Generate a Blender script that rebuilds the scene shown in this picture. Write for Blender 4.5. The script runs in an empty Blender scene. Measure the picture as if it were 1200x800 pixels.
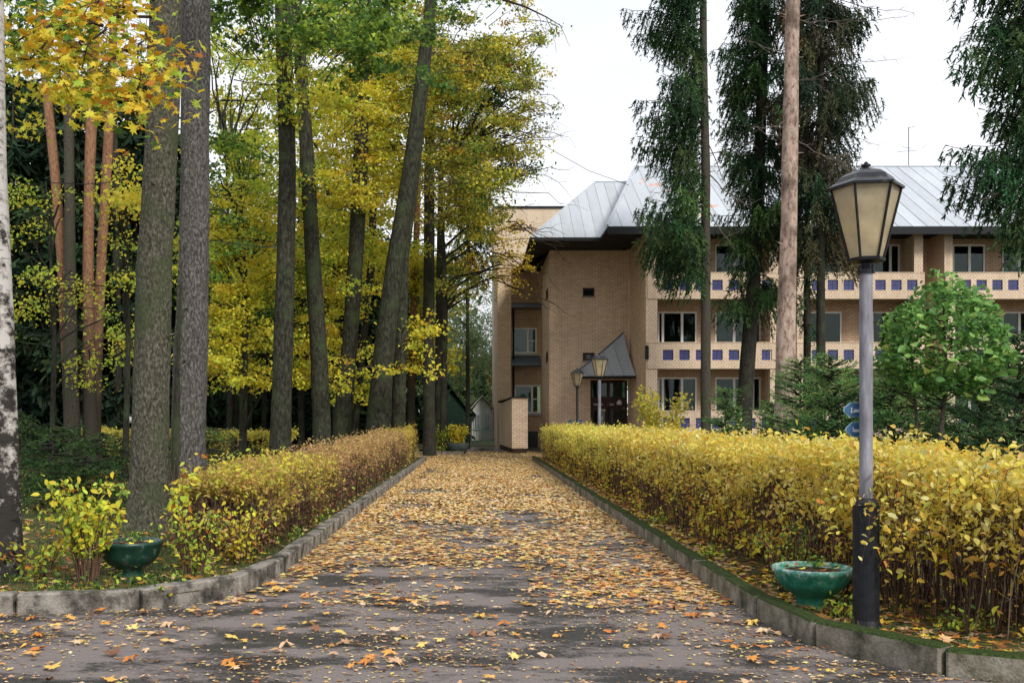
import bpy, bmesh, math, random
import numpy as np
from mathutils import Vector, noise, Matrix

R = np.random.RandomState(11)
random.seed(5)
SC = bpy.context.scene
COL = SC.collection

# ------------------------------------------------------------------ camera
F, CX, HZ, EYE = 1167.0, 560.0, 490.0, 1.6
cam_d = bpy.data.cameras.new('camera'); cam = bpy.data.objects.new('camera', cam_d); COL.objects.link(cam)
cam.location = (0, 0, EYE); cam.rotation_euler = (math.radians(90), 0, 0)
cam_d.sensor_width = 36; cam_d.lens = 35.0
cam_d.shift_x = 40/1200; cam_d.shift_y = 90/1200
cam_d.clip_start = 0.05; cam_d.clip_end = 2000
SC.camera = cam

# ------------------------------------------------------------------ sky, sun, exposure
SUN_EL, SUN_AZ = math.radians(38), math.radians(148)      # azimuth from +Y clockwise: behind the camera, to the right
world = bpy.data.worlds.new('World'); SC.world = world; world.use_nodes = True
wn = world.node_tree.nodes; wl = world.node_tree.links; wn.clear()
w_out = wn.new('ShaderNodeOutputWorld'); w_bg = wn.new('ShaderNodeBackground')
sky = wn.new('ShaderNodeTexSky'); sky.sky_type = 'NISHITA'; sky.sun_disc = False
sky.sun_elevation = SUN_EL; sky.sun_rotation = SUN_AZ; sky.air_density = 1.0; sky.dust_density = 3.0
tc = wn.new('ShaderNodeTexCoord'); wmap = wn.new('ShaderNodeMapping'); wmap.inputs['Scale'].default_value = (1, 1, 2.5)
wno = wn.new('ShaderNodeTexNoise'); wno.inputs['Scale'].default_value = 1.6; wno.inputs['Detail'].default_value = 5
wr = wn.new('ShaderNodeValToRGB')
wr.color_ramp.elements[0].position = 0.3; wr.color_ramp.elements[0].color = (0.60, 0.63, 0.69, 1)
wr.color_ramp.elements[1].position = 0.75; wr.color_ramp.elements[1].color = (0.94, 0.95, 0.98, 1)
wsc = wn.new('ShaderNodeVectorMath'); wsc.operation = 'SCALE'; wsc.inputs['Scale'].default_value = 6.9
wmx = wn.new('ShaderNodeMixRGB'); wmx.inputs['Fac'].default_value = 0.93    # a closed cloud cover over the blue sky
wl.new(tc.outputs['Generated'], wmap.inputs['Vector']); wl.new(wmap.outputs['Vector'], wno.inputs['Vector'])
wl.new(wno.outputs['Fac'], wr.inputs['Fac']); wl.new(wr.outputs['Color'], wsc.inputs[0])
wl.new(sky.outputs['Color'], wmx.inputs['Color1']); wl.new(wsc.outputs['Vector'], wmx.inputs['Color2'])
wl.new(wmx.outputs['Color'], w_bg.inputs['Color']); w_bg.inputs['Strength'].default_value = 0.10
wl.new(w_bg.outputs['Background'], w_out.inputs['Surface'])
sd = bpy.data.lights.new('sun', 'SUN'); sun = bpy.data.objects.new('sun', sd); COL.objects.link(sun)
sd.energy = 1.5; sd.angle = math.radians(14); sd.color = (1.0, 0.95, 0.86)
sv = Vector((math.sin(SUN_AZ)*math.cos(SUN_EL), math.cos(SUN_AZ)*math.cos(SUN_EL), math.sin(SUN_EL)))
sun.rotation_euler = sv.to_track_quat('Z', 'Y').to_euler()
SC.view_settings.view_transform = 'Standard'; SC.view_settings.look = 'None'
SC.view_settings.exposure = 1.0; SC.view_settings.gamma = 1
SC.render.engine = 'CYCLES'
SC.cycles.transparent_max_bounces = 8; SC.cycles.max_bounces = 8

# ------------------------------------------------------------------ helpers
def W(px, py, d):
    return Vector(((px-CX)*d/F, d, EYE+(HZ-py)*d/F))
def WX(px, d): return (px-CX)*d/F
def WZ(py, d): return EYE+(HZ-py)*d/F

def link(o, parent=None):
    COL.objects.link(o)
    if parent is not None:
        o.parent = parent
        o.matrix_parent_inverse = Matrix.Translation(-parent.location)
    return o

class MB:
    """collects vertices and faces, then links them as one mesh object"""
    def __init__(s): s.v = []; s.f = []; s.t = []
    def add(s, vs, fs, tint=None):
        n = len(s.v); s.v.extend([tuple(p) for p in vs]); s.f.extend([tuple(i+n for i in f) for f in fs])
        if tint is not None: s.t.extend([tint]*len(vs))
    def box(s, x0, x1, y0, y1, z0, z1):
        s.add([(x0,y0,z0),(x1,y0,z0),(x1,y1,z0),(x0,y1,z0),(x0,y0,z1),(x1,y0,z1),(x1,y1,z1),(x0,y1,z1)],
              [(0,3,2,1),(4,5,6,7),(0,1,5,4),(1,2,6,5),(2,3,7,6),(3,0,4,7)])
        return s
    def prism(s, foot, z0, z1):
        n = len(foot)
        zt = z1 if isinstance(z1, (list, tuple)) else [z1]*n
        s.add([(x,y,z0) for x,y in foot]+[(x,y,zt[i]) for i,(x,y) in enumerate(foot)],
              [tuple(range(n-1,-1,-1)), tuple(range(n,2*n))]+[(i,(i+1)%n,n+(i+1)%n,n+i) for i in range(n)])
        return s
    def tube(s, pts, rad, seg=6, cap=True):
        pts = [Vector(p) for p in pts]; n = len(pts); vs = []; fs = []
        ref = Vector((0.13,0.97,0.2))
        for i, p in enumerate(pts):
            t = (pts[min(i+1,n-1)]-pts[max(i-1,0)]);
            if t.length < 1e-9: t = Vector((0,0,1))
            t.normalize()
            a = t.cross(ref);
            if a.length < 1e-3: a = t.cross(Vector((1,0,0)))
            a.normalize(); b = t.cross(a)
            r = rad[i] if isinstance(rad, (list, tuple)) else rad
            for k in range(seg):
                th = 2*math.pi*k/seg
                vs.append(p + a*(math.cos(th)*r) + b*(math.sin(th)*r))
        for i in range(n-1):
            for k in range(seg):
                fs.append((i*seg+k, i*seg+(k+1)%seg, (i+1)*seg+(k+1)%seg, (i+1)*seg+k))
        if cap:
            fs.append(tuple(range(seg-1,-1,-1))); fs.append(tuple(range((n-1)*seg, n*seg)))
        s.add(vs, fs); return s
    def lathe(s, prof, seg=24, c=(0,0,0), rot=0):
        vs = []; fs = []; n = len(prof)
        for r, z in prof:
            for k in range(seg):
                th = 2*math.pi*k/seg+rot
                vs.append((c[0]+r*math.cos(th), c[1]+r*math.sin(th), c[2]+z))
        for i in range(n-1):
            for k in range(seg):
                fs.append((i*seg+k, i*seg+(k+1)%seg, (i+1)*seg+(k+1)%seg, (i+1)*seg+k))
        fs.append(tuple(range(seg-1,-1,-1))); fs.append(tuple(range((n-1)*seg, n*seg)))
        s.add(vs, fs); return s
    def mesh(s, name, m, smooth=False, bevel=0):
        me = bpy.data.meshes.new(name); me.from_pydata(s.v, [], s.f)
        if s.t:
            a = me.attributes.new('tint', 'FLOAT_COLOR', 'POINT')
            a.data.foreach_set('color', np.array([(*c,1) for c in s.t], dtype=np.float32).ravel())
        if bevel:
            bm = bmesh.new(); bm.from_mesh(me)
            bmesh.ops.bevel(bm, geom=bm.edges[:], offset=bevel, segments=2, affect='EDGES', profile=0.7)
            bm.to_mesh(me); bm.free()
        me.materials.append(m)
        if smooth: me.polygons.foreach_set('use_smooth', [True]*len(me.polygons))
        me.update(); return me
    def build(s, name, m, parent=None, kind=None, smooth=False, bevel=0):
        o = bpy.data.objects.new(name, s.mesh(name, m, smooth, bevel)); link(o, parent)
        if kind: o['kind'] = kind
        return o

def np_mesh(name, V, faces_per, nper, m, tint=None, smooth=False):
    """V (N,k,3); faces_per list of faces of the k-vertex template; tint (N,3)"""
    N, k, _ = V.shape
    me = bpy.data.meshes.new(name)
    me.vertices.add(N*k); me.vertices.foreach_set('co', V.reshape(-1).astype(np.float32))
    lens = np.array([len(f) for f in faces_per]); flat = np.concatenate([np.array(f) for f in faces_per])
    nl = len(flat)
    idx = (flat[None,:] + (np.arange(N)*k)[:,None]).reshape(-1)
    starts = np.concatenate([[0], np.cumsum(lens)[:-1]])
    st = (starts[None,:] + (np.arange(N)*nl)[:,None]).reshape(-1)
    me.loops.add(N*nl); me.loops.foreach_set('vertex_index', idx.astype(np.int32))
    me.polygons.add(N*len(lens)); me.polygons.foreach_set('loop_start', st.astype(np.int32))
    me.update(calc_edges=True)
    if tint is not None:
        a = me.attributes.new('tint', 'FLOAT_COLOR', 'POINT')
        c = np.ones((N, k, 4), np.float32); c[:,:,:3] = tint[:,None,:]
        a.data.foreach_set('color', c.reshape(-1))
    if smooth: me.polygons.foreach_set('use_smooth', np.ones(len(me.polygons), bool))
    me.materials.append(m); me.update()
    return me

def add_np(name, V, faces, m, tint, parent=None, kind='stuff'):
    o = bpy.data.objects.new(name, np_mesh(name, V, faces, None, m, tint)); link(o, parent)
    if kind: o['kind'] = kind
    return o

def nrm(a): return a/np.maximum(np.linalg.norm(a, axis=-1, keepdims=True), 1e-9)

# leaf templates, unit length along +x, normal +z
DIAMOND = (np.array([(-.5,0,0),(0,-.32,.07),(.5,0,-.05),(0,.32,.07)]), [(0,1,2),(0,2,3)])
OVAL = (np.array([(-.5,0,0),(-.22,-.27,.05),(.15,-.25,.06),(.55,0,-.08),(.15,.25,.06),(-.22,.27,.05)]), [(0,1,2,3),(0,3,4,5)])
def _maple():
    an = [-90, -62,-48,-22, -2, 18, 33, 52, 70, 90, 110, 128, 147, 162, 182, 202, 228, 242]
    rr = [.10,.34,.22,.50,.26,.56,.30,.36,.27,.66,.27,.36,.30,.56,.26,.50,.22,.34]
    v = [(0,-.05,0)]
    for a, r in zip(an, rr):
        x, y = math.cos(math.radians(a))*r*.85, math.sin(math.radians(a))*r*.85
        v.append((x, y, -.22*(x*x+y*y)+.05*math.sin(a*3)))
    n = len(an)
    return np.array(v), [(0, 1+i, 1+(i+1)%n) for i in range(n)]
MAPLE = _maple()
def _maple_s():
    an = [-90,-35,-8,20,45,90,135,160,188,215]; rr = [.08,.48,.25,.55,.3,.65,.3,.55,.25,.48]
    v = [(math.cos(math.radians(a))*r*.85, math.sin(math.radians(a))*r*.85, -.15*r*r+.04*(i%2)) for i,(a,r) in enumerate(zip(an,rr))]
    return np.array(v), [(0,1,2),(0,2,3,4),(0,4,5),(0,5,6),(0,6,7,8),(0,8,9)]
MAPLE_S = _maple_s()

def frames(N, up=0.5, down=0.0, normals=None):
    n = nrm(R.normal(size=(N,3))*(1-up) + np.array([0,0,1.0])*up) if normals is None else normals
    t = R.normal(size=(N,3)); t[:,2] -= down*1.5
    t = nrm(t - n*np.sum(t*n, axis=1, keepdims=True)); b = np.cross(n, t)
    return np.stack([t, b, n], axis=2)      # columns

def leaves(P, size, tmpl, up=0.5, down=0.0, M=None):
    N = len(P); M = frames(N, up, down) if M is None else M
    T = tmpl[0][None]*np.ones((N,1,1)); sz = np.asarray(size).reshape(-1,1,1)*np.ones((N,1,1))
    curl = R.uniform(.2,2.2,(N,1)); T = T.copy(); T[:,:,2] *= curl
    V = np.einsum('nij,nkj->nki', M, T*sz) + P[:,None,:]
    return V

def blades(P, D, length, width):
    """tapering thin quads from P along D"""
    N = len(P); L = np.asarray(length).reshape(-1,1)*np.ones((N,1)); Wd = np.asarray(width).reshape(-1,1)*np.ones((N,1))
    s = nrm(np.cross(D, R.normal(size=(N,3))))
    V = np.stack([P-s*Wd*.5, P+s*Wd*.5, P+D*L+s*Wd*.22, P+D*L-s*Wd*.22], axis=1)
    return V
QF = [(0,1,2,3)]

def palette(cols, n, jit=0.18):
    """cols: list of (weight, rgb)"""
    w = np.array([c[0] for c in cols], float); w /= w.sum()
    C = np.array([c[1] for c in cols]); i = R.choice(len(cols), n, p=w)
    c = C[i]*(1+R.normal(size=(n,1))*jit)*(1+R.normal(size=(n,3))*jit*.35)
    return np.clip(c, .004, .8)

# ------------------------------------------------------------------ materials
def mat(name, base=(.5,.5,.5), rough=.7, spec=.3, metal=0):
    m = bpy.data.materials.new(name); m.use_nodes = True
    p = m.node_tree.nodes['Principled BSDF']
    p.inputs['Base Color'].default_value = (*base,1); p.inputs['Roughness'].default_value = rough
    p.inputs['Specular IOR Level'].default_value = spec; p.inputs['Metallic'].default_value = metal
    return m
def NT(m): return m.node_tree.nodes, m.node_tree.links, m.node_tree.nodes['Principled BSDF']
def nd(n, t, **kw):
    x = n.new(t)
    for k, v in kw.items():
        if k in x.inputs: x.inputs[k].default_value = v
        else: setattr(x, k, v)
    return x
def ramp(n, stops):
    r = n.new('ShaderNodeValToRGB'); e = r.color_ramp.elements
    while len(e) < len(stops): e.new(.5)
    for x, (p, c) in zip(e, stops):
        x.position = p; x.color = (*c,1) if len(c) == 3 else c
    return r
def noise_mat(name, stops, scale=8, rough=.8, stretch=(1,1,1), bump=.3, dist=.01, spec=.25, detail=6, coord='Object', second=None):
    m = mat(name, stops[0][1], rough, spec); n, l, p = NT(m)
    t = nd(n,'ShaderNodeTexCoord'); mp = nd(n,'ShaderNodeMapping'); mp.inputs['Scale'].default_value = stretch
    no = nd(n,'ShaderNodeTexNoise', Scale=scale, Detail=detail, Roughness=.65)
    r = ramp(n, stops)
    l.new(t.outputs[coord], mp.inputs['Vector']); l.new(mp.outputs['Vector'], no.inputs['Vector']); l.new(no.outputs['Fac'], r.inputs['Fac'])
    out = r.outputs['Color']
    if second:
        sc2, stops2, thr = second
        n2 = nd(n,'ShaderNodeTexNoise', Scale=sc2, Detail=5, Roughness=.6); l.new(mp.outputs['Vector'], n2.inputs['Vector'])
        r2 = ramp(n, [(thr-.05,(0,0,0)),(thr+.05,(1,1,1))]); l.new(n2.outputs['Fac'], r2.inputs['Fac'])
        mx = nd(n,'ShaderNodeMixRGB'); mx.inputs['Color2'].default_value = (*stops2,1)
        l.new(r2.outputs['Color'], mx.inputs['Fac']); l.new(out, mx.inputs['Color1']); out = mx.outputs['Color']
    l.new(out, p.inputs['Base Color'])
    if bump:
        b = nd(n,'ShaderNodeBump', Strength=bump, Distance=dist); l.new(no.outputs['Fac'], b.inputs['Height']); l.new(b.outputs['Normal'], p.inputs['Normal'])
    return m

def leaf_mat(name, trans=.35, rough=.55, gain=1.0, spec=.25):
    m = bpy.data.materials.new(name); m.use_nodes = True; n, l, p = NT(m)
    a = nd(n,'ShaderNodeAttribute'); a.attribute_name = 'tint'
    l.new(a.outputs['Color'], p.inputs['Base Color']); p.inputs['Roughness'].default_value = rough; p.inputs['Specular IOR Level'].default_value = spec
    tr = nd(n,'ShaderNodeBsdfTranslucent'); l.new(a.outputs['Color'], tr.inputs['Color'])
    mx = nd(n,'ShaderNodeMixShader'); mx.inputs['Fac'].default_value = trans
    l.new(p.outputs[0], mx.inputs[1]); l.new(tr.outputs[0], mx.inputs[2]); l.new(mx.outputs[0], n['Material Output'].inputs['Surface'])
    return m
def rleaf_mat(name, stops, trans=.3, rough=.5):
    """leaf objects: colour picked per object, faint veining"""
    m = bpy.data.materials.new(name); m.use_nodes = True; n, l, p = NT(m)
    oi = nd(n,'ShaderNodeObjectInfo'); t = nd(n,'ShaderNodeTexCoord'); no = nd(n,'ShaderNodeTexNoise', Scale=30, Detail=4)
    l.new(t.outputs['Object'], no.inputs['Vector'])
    ad = nd(n,'ShaderNodeMath', operation='MULTIPLY_ADD'); ad.inputs[1].default_value = .35; l.new(no.outputs['Fac'], ad.inputs[0])
    sb = nd(n,'ShaderNodeMath', operation='SUBTRACT'); sb.inputs[1].default_value = .17; l.new(oi.outputs['Random'], sb.inputs[0]); l.new(sb.outputs[0], ad.inputs[2])
    r = ramp(n, stops); l.new(ad.outputs[0], r.inputs['Fac'])
    l.new(r.outputs['Color'], p.inputs['Base Color']); p.inputs['Roughness'].default_value = rough; p.inputs['Specular IOR Level'].default_value = .3
    tr = nd(n,'ShaderNodeBsdfTranslucent'); l.new(r.outputs['Color'], tr.inputs['Color'])
    mx = nd(n,'ShaderNodeMixShader'); mx.inputs['Fac'].default_value = trans
    l.new(p.outputs[0], mx.inputs[1]); l.new(tr.outputs[0], mx.inputs[2]); l.new(mx.outputs[0], n['Material Output'].inputs['Surface'])
    return m

M = {}
M['leaf'] = leaf_mat('leaf', .45)
M['needle'] = leaf_mat('needle', .15, .75, spec=.08)
M['litter'] = leaf_mat('litter', .1, .65)
def bark_mat(name, c1, c2, c3, moss=(.05,.07,.03), mossthr=.62, bump=.9, sc=(1,1,.22), scale=26):
    m = mat(name, c1, .9, .15); n, l, p = NT(m)
    t = nd(n,'ShaderNodeTexCoord'); mp = nd(n,'ShaderNodeMapping'); mp.inputs['Scale'].default_value = sc
    no = nd(n,'ShaderNodeTexNoise', Scale=scale, Detail=8, Roughness=.7); no2 = nd(n,'ShaderNodeTexNoise', Scale=1.7, Detail=5)
    fine = nd(n,'ShaderNodeTexNoise', Scale=90, Detail=3)
    l.new(t.outputs['Object'], mp.inputs['Vector']); l.new(mp.outputs['Vector'], no.inputs['Vector']); l.new(t.outputs['Object'], no2.inputs['Vector']); l.new(t.outputs['Object'], fine.inputs['Vector'])
    r = ramp(n, [(.36,c1),(.5,c2),(.66,c3)]); l.new(no.outputs['Fac'], r.inputs['Fac'])
    r2 = ramp(n, [(mossthr-.12,(0,0,0)),(mossthr+.06,(1,1,1))]); l.new(no2.outputs['Fac'], r2.inputs['Fac'])
    mx = nd(n,'ShaderNodeMixRGB'); mx.inputs['Color2'].default_value = (*moss,1)
    mu = nd(n,'ShaderNodeMath', operation='MULTIPLY'); mu.inputs[1].default_value = .7; l.new(r2.outputs['Color'], mu.inputs[0])
    l.new(mu.outputs[0], mx.inputs['Fac']); l.new(r.outputs['Color'], mx.inputs['Color1'])
    ov = nd(n,'ShaderNodeMixRGB', blend_type='OVERLAY'); ov.inputs['Fac'].default_value = .6
    l.new(mx.outputs['Color'], ov.inputs['Color1']); l.new(fine.outputs['Fac'], ov.inputs['Color2']); l.new(ov.outputs['Color'], p.inputs['Base Color'])
    b = nd(n,'ShaderNodeBump', Strength=bump, Distance=.02); l.new(no.outputs['Fac'], b.inputs['Height']); l.new(b.outputs['Normal'], p.inputs['Normal'])
    return m
M['bark_maple'] = bark_mat('bark_maple', (.024,.023,.018), (.072,.068,.05), (.18,.17,.135), sc=(1,1,.55), scale=34)
M['bark_grey'] = bark_mat('bark_grey', (.028,.025,.023), (.08,.074,.069), (.20,.19,.18), mossthr=.75, sc=(1,1,.5), scale=30)
M['bark_linden'] = bark_mat('bark_linden', (.012,.012,.009), (.030,.031,.022), (.075,.073,.052), sc=(1,1,.4), scale=14)
M['bark_dark'] = bark_mat('bark_dark', (.012,.012,.01), (.03,.028,.022), (.055,.05,.04))
M['bark_spruce'] = bark_mat('bark_spruce', (.028,.024,.019), (.065,.057,.045), (.12,.104,.084), sc=(1,1,.9), scale=34)
M['bark_pale'] = bark_mat('bark_pale', (.11,.075,.055), (.37,.275,.225), (.50,.39,.33), moss=(.08,.055,.045), mossthr=.6, sc=(1,1,.5), bump=.4, scale=10)
def pine_mat():
    m = bark_mat('bark_pine', (.12,.055,.03), (.25,.13,.075), (.34,.20,.125), moss=(.12,.08,.05), mossthr=.72, sc=(1,1,.35), bump=.6)
    n, l, p = NT(m)
    src = p.inputs['Base Color'].links[0].from_socket
    g = nd(n,'ShaderNodeNewGeometry'); s = nd(n,'ShaderNodeSeparateXYZ'); l.new(g.outputs['Position'], s.inputs[0])
    no = nd(n,'ShaderNodeTexNoise', Scale=1.5, Detail=4); l.new(g.outputs['Position'], no.inputs['Vector'])
    ad = nd(n,'ShaderNodeMath', operation='MULTIPLY_ADD'); ad.inputs[1].default_value = 4.0; l.new(no.outputs['Fac'], ad.inputs[0]); l.new(s.outputs['Z'], ad.inputs[2])
    mr = nd(n,'ShaderNodeMapRange'); mr.inputs['From Min'].default_value = 4.6; mr.inputs['From Max'].default_value = 7.2; l.new(ad.outputs[0], mr.inputs['Value'])
    mx = nd(n,'ShaderNodeMixRGB'); mx.inputs['Color1'].default_value = (.05,.043,.034,1); l.new(mr.outputs[0], mx.inputs['Fac']); l.new(src, mx.inputs['Color2']); l.new(mx.outputs['Color'], p.inputs['Base Color'])
    return m
M['bark_pine'] = pine_mat()
def birch_mat():
    m = mat('bark_birch', (.6,.6,.58), .8, .2); n, l, p = NT(m)
    t = nd(n,'ShaderNodeTexCoord'); mp = nd(n,'ShaderNodeMapping'); mp.inputs['Scale'].default_value = (1,1,1.1)
    a = nd(n,'ShaderNodeTexNoise', Scale=7, Detail=8, Roughness=.7); l.new(t.outputs['Object'], mp.inputs['Vector']); l.new(mp.outputs['Vector'], a.inputs['Vector'])
    mp2 = nd(n,'ShaderNodeMapping'); mp2.inputs['Scale'].default_value = (3,3,30); b = nd(n,'ShaderNodeTexNoise', Scale=2, Detail=3)
    l.new(t.outputs['Object'], mp2.inputs['Vector']); l.new(mp2.outputs['Vector'], b.inputs['Vector'])
    # rougher, blacker bark towards the foot of a birch
    s = nd(n,'ShaderNodeSeparateXYZ'); l.new(t.outputs['Object'], s.inputs[0])
    mr = nd(n,'ShaderNodeMapRange'); mr.inputs['From Min'].default_value = 0; mr.inputs['From Max'].default_value = 3.0; mr.inputs['To Min'].default_value = .14; mr.inputs['To Max'].default_value = -.08
    l.new(s.outputs['Z'], mr.inputs['Value']); ad = nd(n,'ShaderNodeMath', operation='ADD'); l.new(a.outputs['Fac'], ad.inputs[0]); l.new(mr.outputs[0], ad.inputs[1])
    r = ramp(n, [(.42,(.46,.44,.42)),(.49,(.25,.23,.21)),(.55,(.03,.027,.025))]); l.new(ad.outputs[0], r.inputs['Fac'])
    r2 = ramp(n, [(.62,(1,1,1)),(.68,(.25,.23,.22))]); l.new(b.outputs['Fac'], r2.inputs['Fac'])
    mx = nd(n,'ShaderNodeMixRGB', blend_type='MULTIPLY'); mx.inputs['Fac'].default_value = 1; l.new(r.outputs['Color'], mx.inputs['Color1']); l.new(r2.outputs['Color'], mx.inputs['Color2'])
    l.new(mx.outputs['Color'], p.inputs['Base Color'])
    bp = nd(n,'ShaderNodeBump', Strength=.8, Distance=.015); l.new(a.outputs['Fac'], bp.inputs['Height']); l.new(bp.outputs['Normal'], p.inputs['Normal'])
    return m
M['bark_birch'] = birch_mat()
M['twig'] = mat('twig', (.045,.03,.022), .85, .15)
M['twig_pale'] = mat('twig_pale', (.14,.12,.10), .85, .15)
M['stem_brown'] = noise_mat('stem_brown', [(.35,(.05,.025,.018)),(.65,(.14,.075,.05))], 3, .8, bump=0)

def brick_mat(name, cA, cB, mortar, bw=.25, bh=.078, rough=.85, dirt=.35):
    m = mat(name, cA, rough, .2); n, l, p = NT(m)
    g = nd(n,'ShaderNodeNewGeometry'); s = nd(n,'ShaderNodeSeparateXYZ'); l.new(g.outputs['Position'], s.inputs[0])
    sn = nd(n,'ShaderNodeSeparateXYZ'); l.new(g.outputs['True Normal'], sn.inputs[0])
    ab = nd(n,'ShaderNodeMath', operation='ABSOLUTE'); l.new(sn.outputs['X'], ab.inputs[0])
    gt = nd(n,'ShaderNodeMath', operation='GREATER_THAN'); gt.inputs[1].default_value = .6; l.new(ab.outputs[0], gt.inputs[0])
    mx = nd(n,'ShaderNodeMix'); mx.data_type = 'FLOAT'; l.new(gt.outputs[0], mx.inputs[0]); l.new(s.outputs['X'], mx.inputs[2]); l.new(s.outputs['Y'], mx.inputs[3])
    c = nd(n,'ShaderNodeCombineXYZ'); l.new(mx.outputs[0], c.inputs['X']); l.new(s.outputs['Z'], c.inputs['Y'])
    b = nd(n,'ShaderNodeTexBrick', Scale=1.0); b.inputs['Brick Width'].default_value = bw; b.inputs['Row Height'].default_value = bh
    b.inputs['Mortar Size'].default_value = .011; b.inputs['Mortar Smooth'].default_value = .3; b.inputs['Bias'].default_value = -.1
    b.inputs['Color1'].default_value = (*cA,1); b.inputs['Color2'].default_value = (*cB,1); b.inputs['Mortar'].default_value = (*mortar,1)
    l.new(c.outputs[0], b.inputs['Vector'])
    no = nd(n,'ShaderNodeTexNoise', Scale=.5, Detail=6, Roughness=.7); l.new(g.outputs['Position'], no.inputs['Vector'])
    r = ramp(n, [(.35,(1-dirt,1-dirt,1-dirt)),(.62,(1.0,1.0,1.0))]); l.new(no.outputs['Fac'], r.inputs['Fac'])
    mu = nd(n,'ShaderNodeMixRGB', blend_type='MULTIPLY'); mu.inputs['Fac'].default_value = 1
    l.new(b.outputs['Color'], mu.inputs['Color1']); l.new(r.outputs['Color'], mu.inputs['Color2'])
    ms = nd(n,'ShaderNodeMapping'); ms.inputs['Scale'].default_value = (2.2,2.2,.16); l.new(g.outputs['Position'], ms.inputs['Vector'])
    ns = nd(n,'ShaderNodeTexNoise', Scale=1.3, Detail=7, Roughness=.7); l.new(ms.outputs['Vector'], ns.inputs['Vector'])
    rs = ramp(n, [(.36,(.66,.63,.60)),(.52,(1,1,1))]); l.new(ns.outputs['Fac'], rs.inputs['Fac'])
    m2 = nd(n,'ShaderNodeMixRGB', blend_type='MULTIPLY'); m2.inputs['Fac'].default_value = .32; l.new(mu.outputs['Color'], m2.inputs['Color1']); l.new(rs.outputs['Color'], m2.inputs['Color2']); l.new(m2.outputs['Color'], p.inputs['Base Color'])
    iv = nd(n,'ShaderNodeMath', operation='SUBTRACT'); iv.inputs[0].default_value = 1; l.new(b.outputs['Fac'], iv.inputs[1])
    bp = nd(n,'ShaderNodeBump', Strength=.6, Distance=.008); l.new(iv.outputs[0], bp.inputs['Height']); l.new(bp.outputs['Normal'], p.inputs['Normal'])
    return m
M['brick_tan'] = brick_mat('brick_tan', (.90,.68,.49), (.76,.54,.37), (.40,.33,.26), bw=.27, bh=.095, dirt=.12)
M['brick_pale'] = brick_mat('brick_pale', (.82,.65,.48), (.74,.56,.40), (.38,.31,.25), bw=.14, bh=.09, dirt=.12)
M['brick_brown'] = brick_mat('brick_brown', (.72,.51,.34), (.60,.40,.25), (.28,.21,.15), bw=.27, bh=.095, dirt=.2)
M['brick_far'] = brick_mat('brick_far', (.74,.60,.45), (.68,.54,.40), (.50,.41,.31), dirt=.1)
def roof_mat(name, base, rust=True):
    m = mat(name, base, .5, .4); n, l, p = NT(m)
    oi = nd(n,'ShaderNodeObjectInfo'); g = nd(n,'ShaderNodeNewGeometry')
    r = ramp(n, [(0,tuple(x*.86 for x in base)),(1,tuple(min(1,x*1.08) for x in base))]); l.new(oi.outputs['Random'], r.inputs['Fac'])
    mp = nd(n,'ShaderNodeMapping'); mp.inputs['Scale'].default_value = (1,.25,.25); l.new(g.outputs['Position'], mp.inputs['Vector'])
    no = nd(n,'ShaderNodeTexNoise', Scale=2.2, Detail=6, Roughness=.7); l.new(mp.outputs['Vector'], no.inputs['Vector'])
    st = ramp(n, [(.3,(.82,.82,.84)),(.7,(1,1,1))]); l.new(no.outputs['Fac'], st.inputs['Fac'])
    mu = nd(n,'ShaderNodeMixRGB', blend_type='MULTIPLY'); mu.inputs['Fac'].default_value = 1; l.new(r.outputs['Color'], mu.inputs['Color1']); l.new(st.outputs['Color'], mu.inputs['Color2'])
    out = mu.outputs['Color']
    if rust:
        n2 = nd(n,'ShaderNodeTexNoise', Scale=2.4, Detail=4, Roughness=.6); l.new(g.outputs['Position'], n2.inputs['Vector'])
        n3 = nd(n,'ShaderNodeTexNoise', Scale=.22, Detail=1); l.new(g.outputs['Position'], n3.inputs['Vector'])
        a = nd(n,'ShaderNodeMath', operation='MULTIPLY'); l.new(n2.outputs['Fac'], a.inputs[0]); l.new(n3.outputs['Fac'], a.inputs[1])
        r3 = ramp(n, [(.43,(0,0,0)),(.45,(1,1,1))]); l.new(a.outputs[0], r3.inputs['Fac'])
        mx = nd(n,'ShaderNodeMixRGB'); mx.inputs['Color2'].default_value = (.62,.30,.18,1); l.new(r3.outputs['Color'], mx.inputs['Fac']); l.new(out, mx.inputs['Color1']); out = mx.outputs['Color']
    l.new(out, p.inputs['Base Color'])
    return m
M['roof_metal'] = roof_mat('roof_metal', (.50,.54,.585))
M['roof_grey'] = roof_mat('roof_grey', (.50,.54,.60), False)
M['roof_slate'] = roof_mat('roof_slate', (.16,.20,.25), False)
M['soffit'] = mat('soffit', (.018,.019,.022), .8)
M['dark_wood'] = noise_mat('dark_door_wood', [(.35,(.035,.014,.008)),(.65,(.075,.03,.018))], 5, .45, (1,1,.2), .2)  # dark brown wood of the entrance doors and small tower windows
M['window_white'] = mat('window_white', (.84,.84,.81), .45, .4)
M['window_grey'] = mat('window_grey', (.42,.45,.46), .5, .4)
M['blue_panel'] = noise_mat('blue_panel', [(.3,(.032,.036,.13)),(.7,(.055,.06,.19))], 6, .4, bump=.1, spec=.4)
M['plaster'] = noise_mat('plaster', [(.3,(.34,.30,.22)),(.7,(.46,.41,.31))], 2, .9, bump=.1)
M['concrete'] = noise_mat('concrete', [(.3,(.20,.18,.165)),(.7,(.34,.315,.29))], 3, .9, bump=.3)
M['curtain'] = noise_mat('curtain', [(.3,(.09,.12,.10)),(.7,(.19,.22,.18))], 2, .9, (3,3,.3), 0)
M['curtain_dark'] = noise_mat('curtain_green', [(.3,(.03,.075,.06)),(.7,(.06,.13,.10))], 2, .9, (3,3,.3), 0)
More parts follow.
